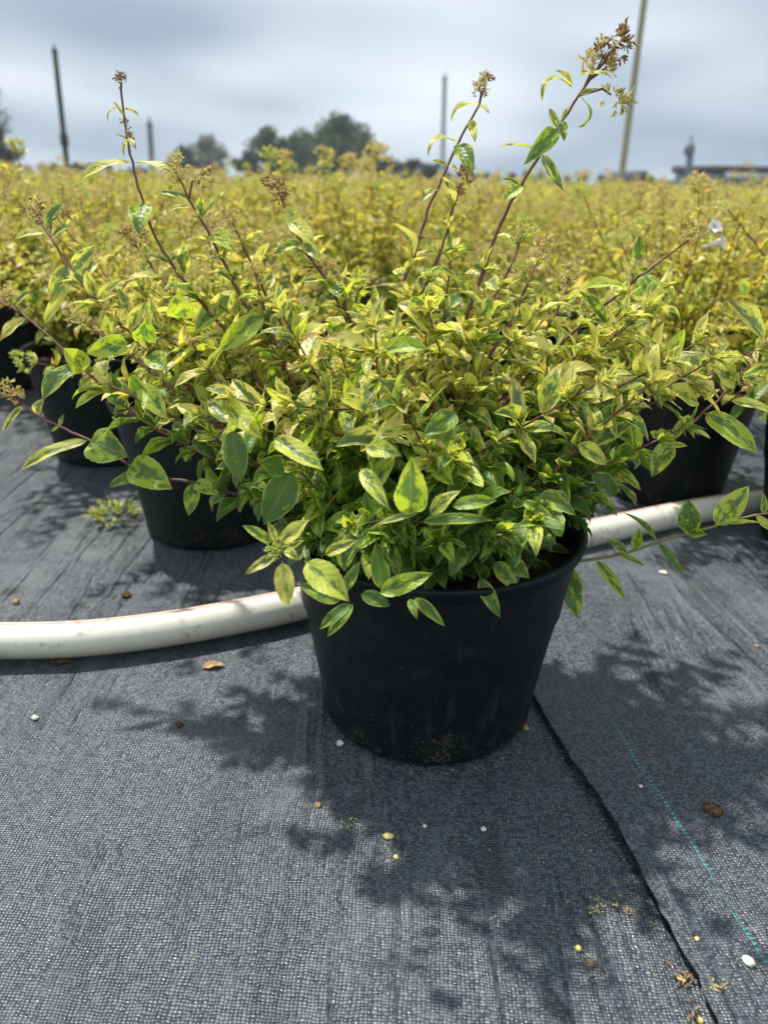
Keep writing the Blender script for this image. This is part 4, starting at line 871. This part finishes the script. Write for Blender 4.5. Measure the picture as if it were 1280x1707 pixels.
# ------------------------------------------------------------------ poles
def pole(x0, y0, x1, y1, D, r, mat, label, top=None):
    P0 = at(x0, y0, D); P1 = at(x1, y1, D); base = np.array((P0[0], D, 0.0)); hgt = P1[2]; lean = P1[0]-P0[0]
    root_ = empty('pole', base); tag(root_, label, 'pole', 'poles beyond the field')
    b = Bag(); tube(b, [(0, 0, 0), (lean*0.5, 0, hgt*0.5), (lean, 0, hgt)], [r*1.08, r, r*0.9], 14)
    me = b.mesh('shaft'); me.materials.append(mat); link('shaft', me, root_)
    b = Bag()
    if top == 'lamp':
        lathe(b, [(r*0.92, hgt-r*3), (r*1.5, hgt-r*2.8), (r*1.5, hgt-r*0.5), (r*1.1, hgt), (r*0.5, hgt+r*0.5), (r*0.4, hgt+r*2.2), (0.001, hgt+r*2.4)], 12, (lean, 0, 0))
    else:
        lathe(b, [(r*0.9, hgt-0.001), (r*1.15, hgt+r*0.1), (r*1.15, hgt+r*0.8), (0.45*r, hgt+r*1.4), (0.35*r, hgt+r*2.6), (0.001, hgt+r*3)], 12, (lean, 0, 0))
    me = b.mesh('cap'); me.materials.append(mat); link('cap', me, root_)
    if top == 'clamp':
        b = Bag(); lathe(b, [(r*1.02, hgt*0.38), (r*1.5, hgt*0.385), (r*1.5, hgt*0.46), (r*1.02, hgt*0.47)], 12, (lean*0.42, 0, 0)); me = b.mesh('bracket'); me.materials.append(mat); link('bracket', me, root_)
Mp1 = simple('dark_green_pole', (0.040, 0.055, 0.050), (0.07, 0.085, 0.075), 3, .7, .3)
Mp2 = simple('grey_pole', (0.15, 0.18, 0.20), (0.20, 0.23, 0.25), 3, .7, .3)
Mp3 = simple('pale_pole', (0.42, 0.47, 0.50), (0.48, 0.52, 0.55), 3, .7, .3)
Mp4 = simple('tan_pole', (0.30, 0.27, 0.19), (0.38, 0.34, 0.25), 3, .7, .3)
pole(114, 300, 92, 88, 20, .062, Mp1, 'dark green pole with a pointed cap at the upper left', 'clamp')
pole(254, 290, 250, 210, 45, .15, Mp2, 'short grey pole right of the dark green one, between the shoots')
pole(737, 300, 741, 133, 40, .12, Mp3, 'pale grey pole near the middle behind the upright shoot')
pole(1032, 318, 1085, -90, 16, .062, Mp4, 'tall tan pole leaning right and running out of the top')
pole(1149, 312, 1150, 240, 50, .20, Mp2, 'short grey post with a lamp head by the low buildings', 'lamp')

# ------------------------------------------------------------------ trees
def tree_mat(name, c1, c2):
    m, t, out = new_mat(name); a = t.attr('luv'); u, v, r = t.xyz(a.outputs['Vector'])
    c = t.mix(r, c1, c2); b = principled(t, c, 0.6, 0.25); tr = t.node('ShaderNodeBsdfTranslucent'); t.l.new(c, tr.inputs[0])
    mx = t.node('ShaderNodeMixShader'); mx.inputs[0].default_value = 0.25
    t.l.new(b.outputs[0], mx.inputs[1]); t.l.new(tr.outputs[0], mx.inputs[2]); t.l.new(mx.outputs[0], out.inputs[0]); return m
Mt1 = tree_mat('dark_tree_leaf', (0.048, 0.085, 0.038), (0.095, 0.150, 0.062)); Mt2 = tree_mat('pale_tree_leaf', (0.16, 0.20, 0.13), (0.26, 0.30, 0.20))
Mt3 = tree_mat('hedge_leaf', (0.028, 0.045, 0.030), (0.055, 0.075, 0.045))
def tree(x, ytop, wpx, D, mat, label, nclump=26, dens=90, lsz=0.28, kind='round', ybot=None, seed=0, name='tree', cat='tree', group='trees along the horizon'):
    r2 = np.random.RandomState(1000+seed); base = at(x, 300, D); top = at(x, ytop, D)[2]; hw = wpx/2*D*1.09/FPX
    rt = empty(name, (base[0], D, 0)); tag(rt, label, cat, group); b = Bag(); lo = 0.0 if kind == 'hedge' else top*0.14
    tb_ = Bag(); tube(tb_, [(0, 0, 0), (0.02*top, 0, top*0.35), (-0.02*top, 0, top*0.8)], [top*0.035, top*0.025, top*0.008], 8)
    O, N_, L_ = [], [], []
    for k in range(nclump):
        f = r2.rand()
        if kind == 'hedge': c = np.array((r2.uniform(-hw, hw), r2.uniform(-.5, .5)*hw*0.4, 0)); c[2] = top*(0.15+0.68*f); cr = top*0.22
        else:
            z = lo+(top-lo)*(0.05+0.86*f); wz_ = math.sin(min(1, (0.18+f*0.86))*math.pi)**0.6; a = r2.rand()*6.28; q_ = r2.rand()**0.5*hw*0.78*wz_
            c = np.array((math.cos(a)*q_, math.sin(a)*q_, z)); cr = hw*(0.16+0.20*r2.rand())
            tube(tb_, [(0, 0, z*0.55), c*0.6+np.array((0, 0, z*0.25)), c], [top*0.012, top*0.008, top*0.003], 5)
        d = r2.randn(dens, 3); d = d/np.linalg.norm(d, axis=1, keepdims=True)*(r2.rand(dens, 1)**0.45)*cr*np.array((1, 1, 0.8))
        O.append(c+d); L_.append(lsz*(0.6+0.8*r2.rand(dens)))
    O = np.concatenate(O); L_ = np.concatenate(L_); O[:, 2] = np.maximum(O[:, 2], 0.05); n_ = len(O)
    leaves(b, O, r2.randn(n_, 3), r2.randn(n_, 3), L_, L_*0.35, 0.5, 0.2, np.zeros(n_), r2, 3, 3)
    me = b.mesh('crown'); me.materials.append(mat); link('crown', me, rt)
    me = tb_.mesh('trunk'); me.materials.append(M_twood); link('trunk', me, rt)
tree(568, 196, 150, 80, Mt1, 'tallest dark tree of the clump left of centre', 44, 120, .34, seed=1)
tree(505, 226, 125, 84, Mt1, 'middle tree of the dark clump, between the tallest and the round-topped one', 34, 110, .34, seed=2)
tree(450, 214, 84, 82, Mt1, 'round-topped dark tree at the left end of the clump', 30, 110, .32, seed=3)
tree(540, 214, 100, 88, Mt1, 'rear tree filling the dark clump behind the tallest one', 34, 110, .34, seed=21)
tree(612, 225, 46, 78, Mt1, 'thin airy tree at the right end of the dark clump', 16, 70, .28, seed=4)
tree(352, 226, 72, 90, Mt2, 'hazy pale tree standing alone left of the dark clump', 26, 90, .32, seed=5)
tree(310, 246, 60, 80, Mt1, 'small dark tree just left of the hazy pale one', 22, 100, .3, seed=6)
tree(415, 252, 60, 76, Mt3, 'low dark bush at the foot of the round-topped tree', 18, 100, .3, seed=7)
tree(8, 122, 80, 34, Mt2, 'sparse pale young tree cut by the left edge', 30, 15, .13, seed=8)
tree(6, 232, 84, 40, Mt3, 'dark rounded bush below the sparse tree at the left edge', 30, 130, .17, seed=9, name='bush', cat='bush')
tree(680, 262, 110, 80, Mt3, 'dark hedge right of the tree clump', 40, 110, .3, 'hedge', seed=10, name='hedge', cat='hedge')
tree(140, 272, 170, 85, Mt3, 'low dark hedge behind the dark green pole at the left', 44, 100, .3, 'hedge', seed=11, name='hedge', cat='hedge')
tree(790, 284, 230, 120, Mt3, 'thin far hedge right of the middle behind the tall shoot', 40, 80, .4, 'hedge', seed=12, name='hedge', cat='hedge')
tree(975, 292, 170, 120, Mt3, 'thin far hedge left of the tan pole', 30, 80, .4, 'hedge', seed=13, name='hedge', cat='hedge')
tree(250, 282, 130, 110, Mt3, 'thin far hedge behind the short grey pole', 34, 80, .4, 'hedge', seed=14, name='hedge', cat='hedge')

# ------------------------------------------------------------------ far buildings
Mb1 = simple('slate_wall', (0.07, 0.085, 0.11), (0.10, 0.12, 0.15), 2, .8, .3); Mb2 = simple('dark_roof', (0.035, 0.038, 0.045), (0.055, 0.058, 0.065), 2, .8, .3)
Mb3 = simple('film_wall', (0.30, 0.33, 0.36), (0.42, 0.45, 0.48), 2, .5, .3); Mb4 = simple('dark_glass', (0.02, 0.025, 0.03), (0.03, 0.035, 0.04), 2, .2, .5)
def building(x0, x1, ytop, yeave, D, wall, label, name='shed', ribs=0, gable=False, depth=8.0):
    P0 = at(x0, 318, D); P1 = at(x1, 318, D); wd = P1[0]-P0[0]; zt = at((x0+x1)/2, ytop, D)[2]; ze = at((x0+x1)/2, yeave, D)[2]
    rt = empty(name, ((P0[0]+P1[0])/2, D+depth/2, 0)); tag(rt, label, 'building', 'low buildings on the horizon')
    b = Bag(); box(b, (0, 0, ze/2), (wd, depth, ze)); me = b.mesh('wall', smooth=False); me.materials.append(wall); link('wall', me, rt)
    b = Bag(); o_ = 0.25; hw = wd/2+o_; hd = depth/2+o_
    if gable: v = [(-hw, -hd, ze), (hw, -hd, ze), (0, -hd, zt), (0, -hd, zt), (-hw, hd, ze), (hw, hd, ze), (0, hd, zt), (0, hd, zt)]
    else: v = [(-hw, -hd, ze), (hw, -hd, ze), (hw, -hd+0.2, zt-0.1), (-hw, -hd+0.2, zt-0.1), (-hw, hd, ze), (hw, hd, ze), (hw, hd, zt), (-hw, hd, zt)]
    v = np.array(v)+np.array((0, 0, 0.004)); b.add(v, [(0, 1, 2, 3), (4, 7, 6, 5), (0, 4, 5, 1), (3, 2, 6, 7), (0, 3, 7, 4), (1, 5, 6, 2)])
    me = b.mesh('roof', smooth=False); me.materials.append(Mb2); link('roof', me, rt)
    for k in range(ribs):
        b = Bag(); box(b, (-wd/2+(k+0.5)*wd/ribs, -depth/2-0.03, ze*0.52), (wd/ribs*0.62, 0.05, ze*0.55)); me = b.mesh('window', smooth=False)
        me.materials.append(Mb4); link('window', me, rt)
building(1190, 1330, 274, 288, 55, Mb3, 'long greenhouse shed with dark roof and pale ribbed wall at the right edge', 'greenhouse', ribs=14)
building(1045, 1092, 284, 305, 60, Mb1, 'dark gabled shed right of the tan pole', gable=True)
building(1092, 1192, 300, 306, 64, Mb1, 'long low grey building between the gabled shed and the greenhouse', ribs=6)
building(236, 322, 290, 297, 70, Mb1, 'low bluish building behind the short grey pole', ribs=5)
building(118, 200, 284, 292, 75, Mb1, 'low grey building right of the dark green pole', ribs=4)
print('objects', len(bpy.data.objects))

# ------------------------------------------------------------------ air
m, t, out = new_mat('air'); vp = t.node('ShaderNodeVolumePrincipled'); vp.inputs['Density'].default_value = 0.0010
vp.inputs['Color'].default_value = (0.86, 0.91, 0.97, 1); vp.inputs['Anisotropy'].default_value = 0.2
t.l.new(vp.outputs[0], out.inputs['Volume'])
b = Bag(); box(b, (0, 0, 5.0), (560, 560, 12.2)); me = b.mesh('haze', smooth=False); me.materials.append(m); tag(link('haze', me), 'thin pale haze in the air', 'haze', kind='stuff')
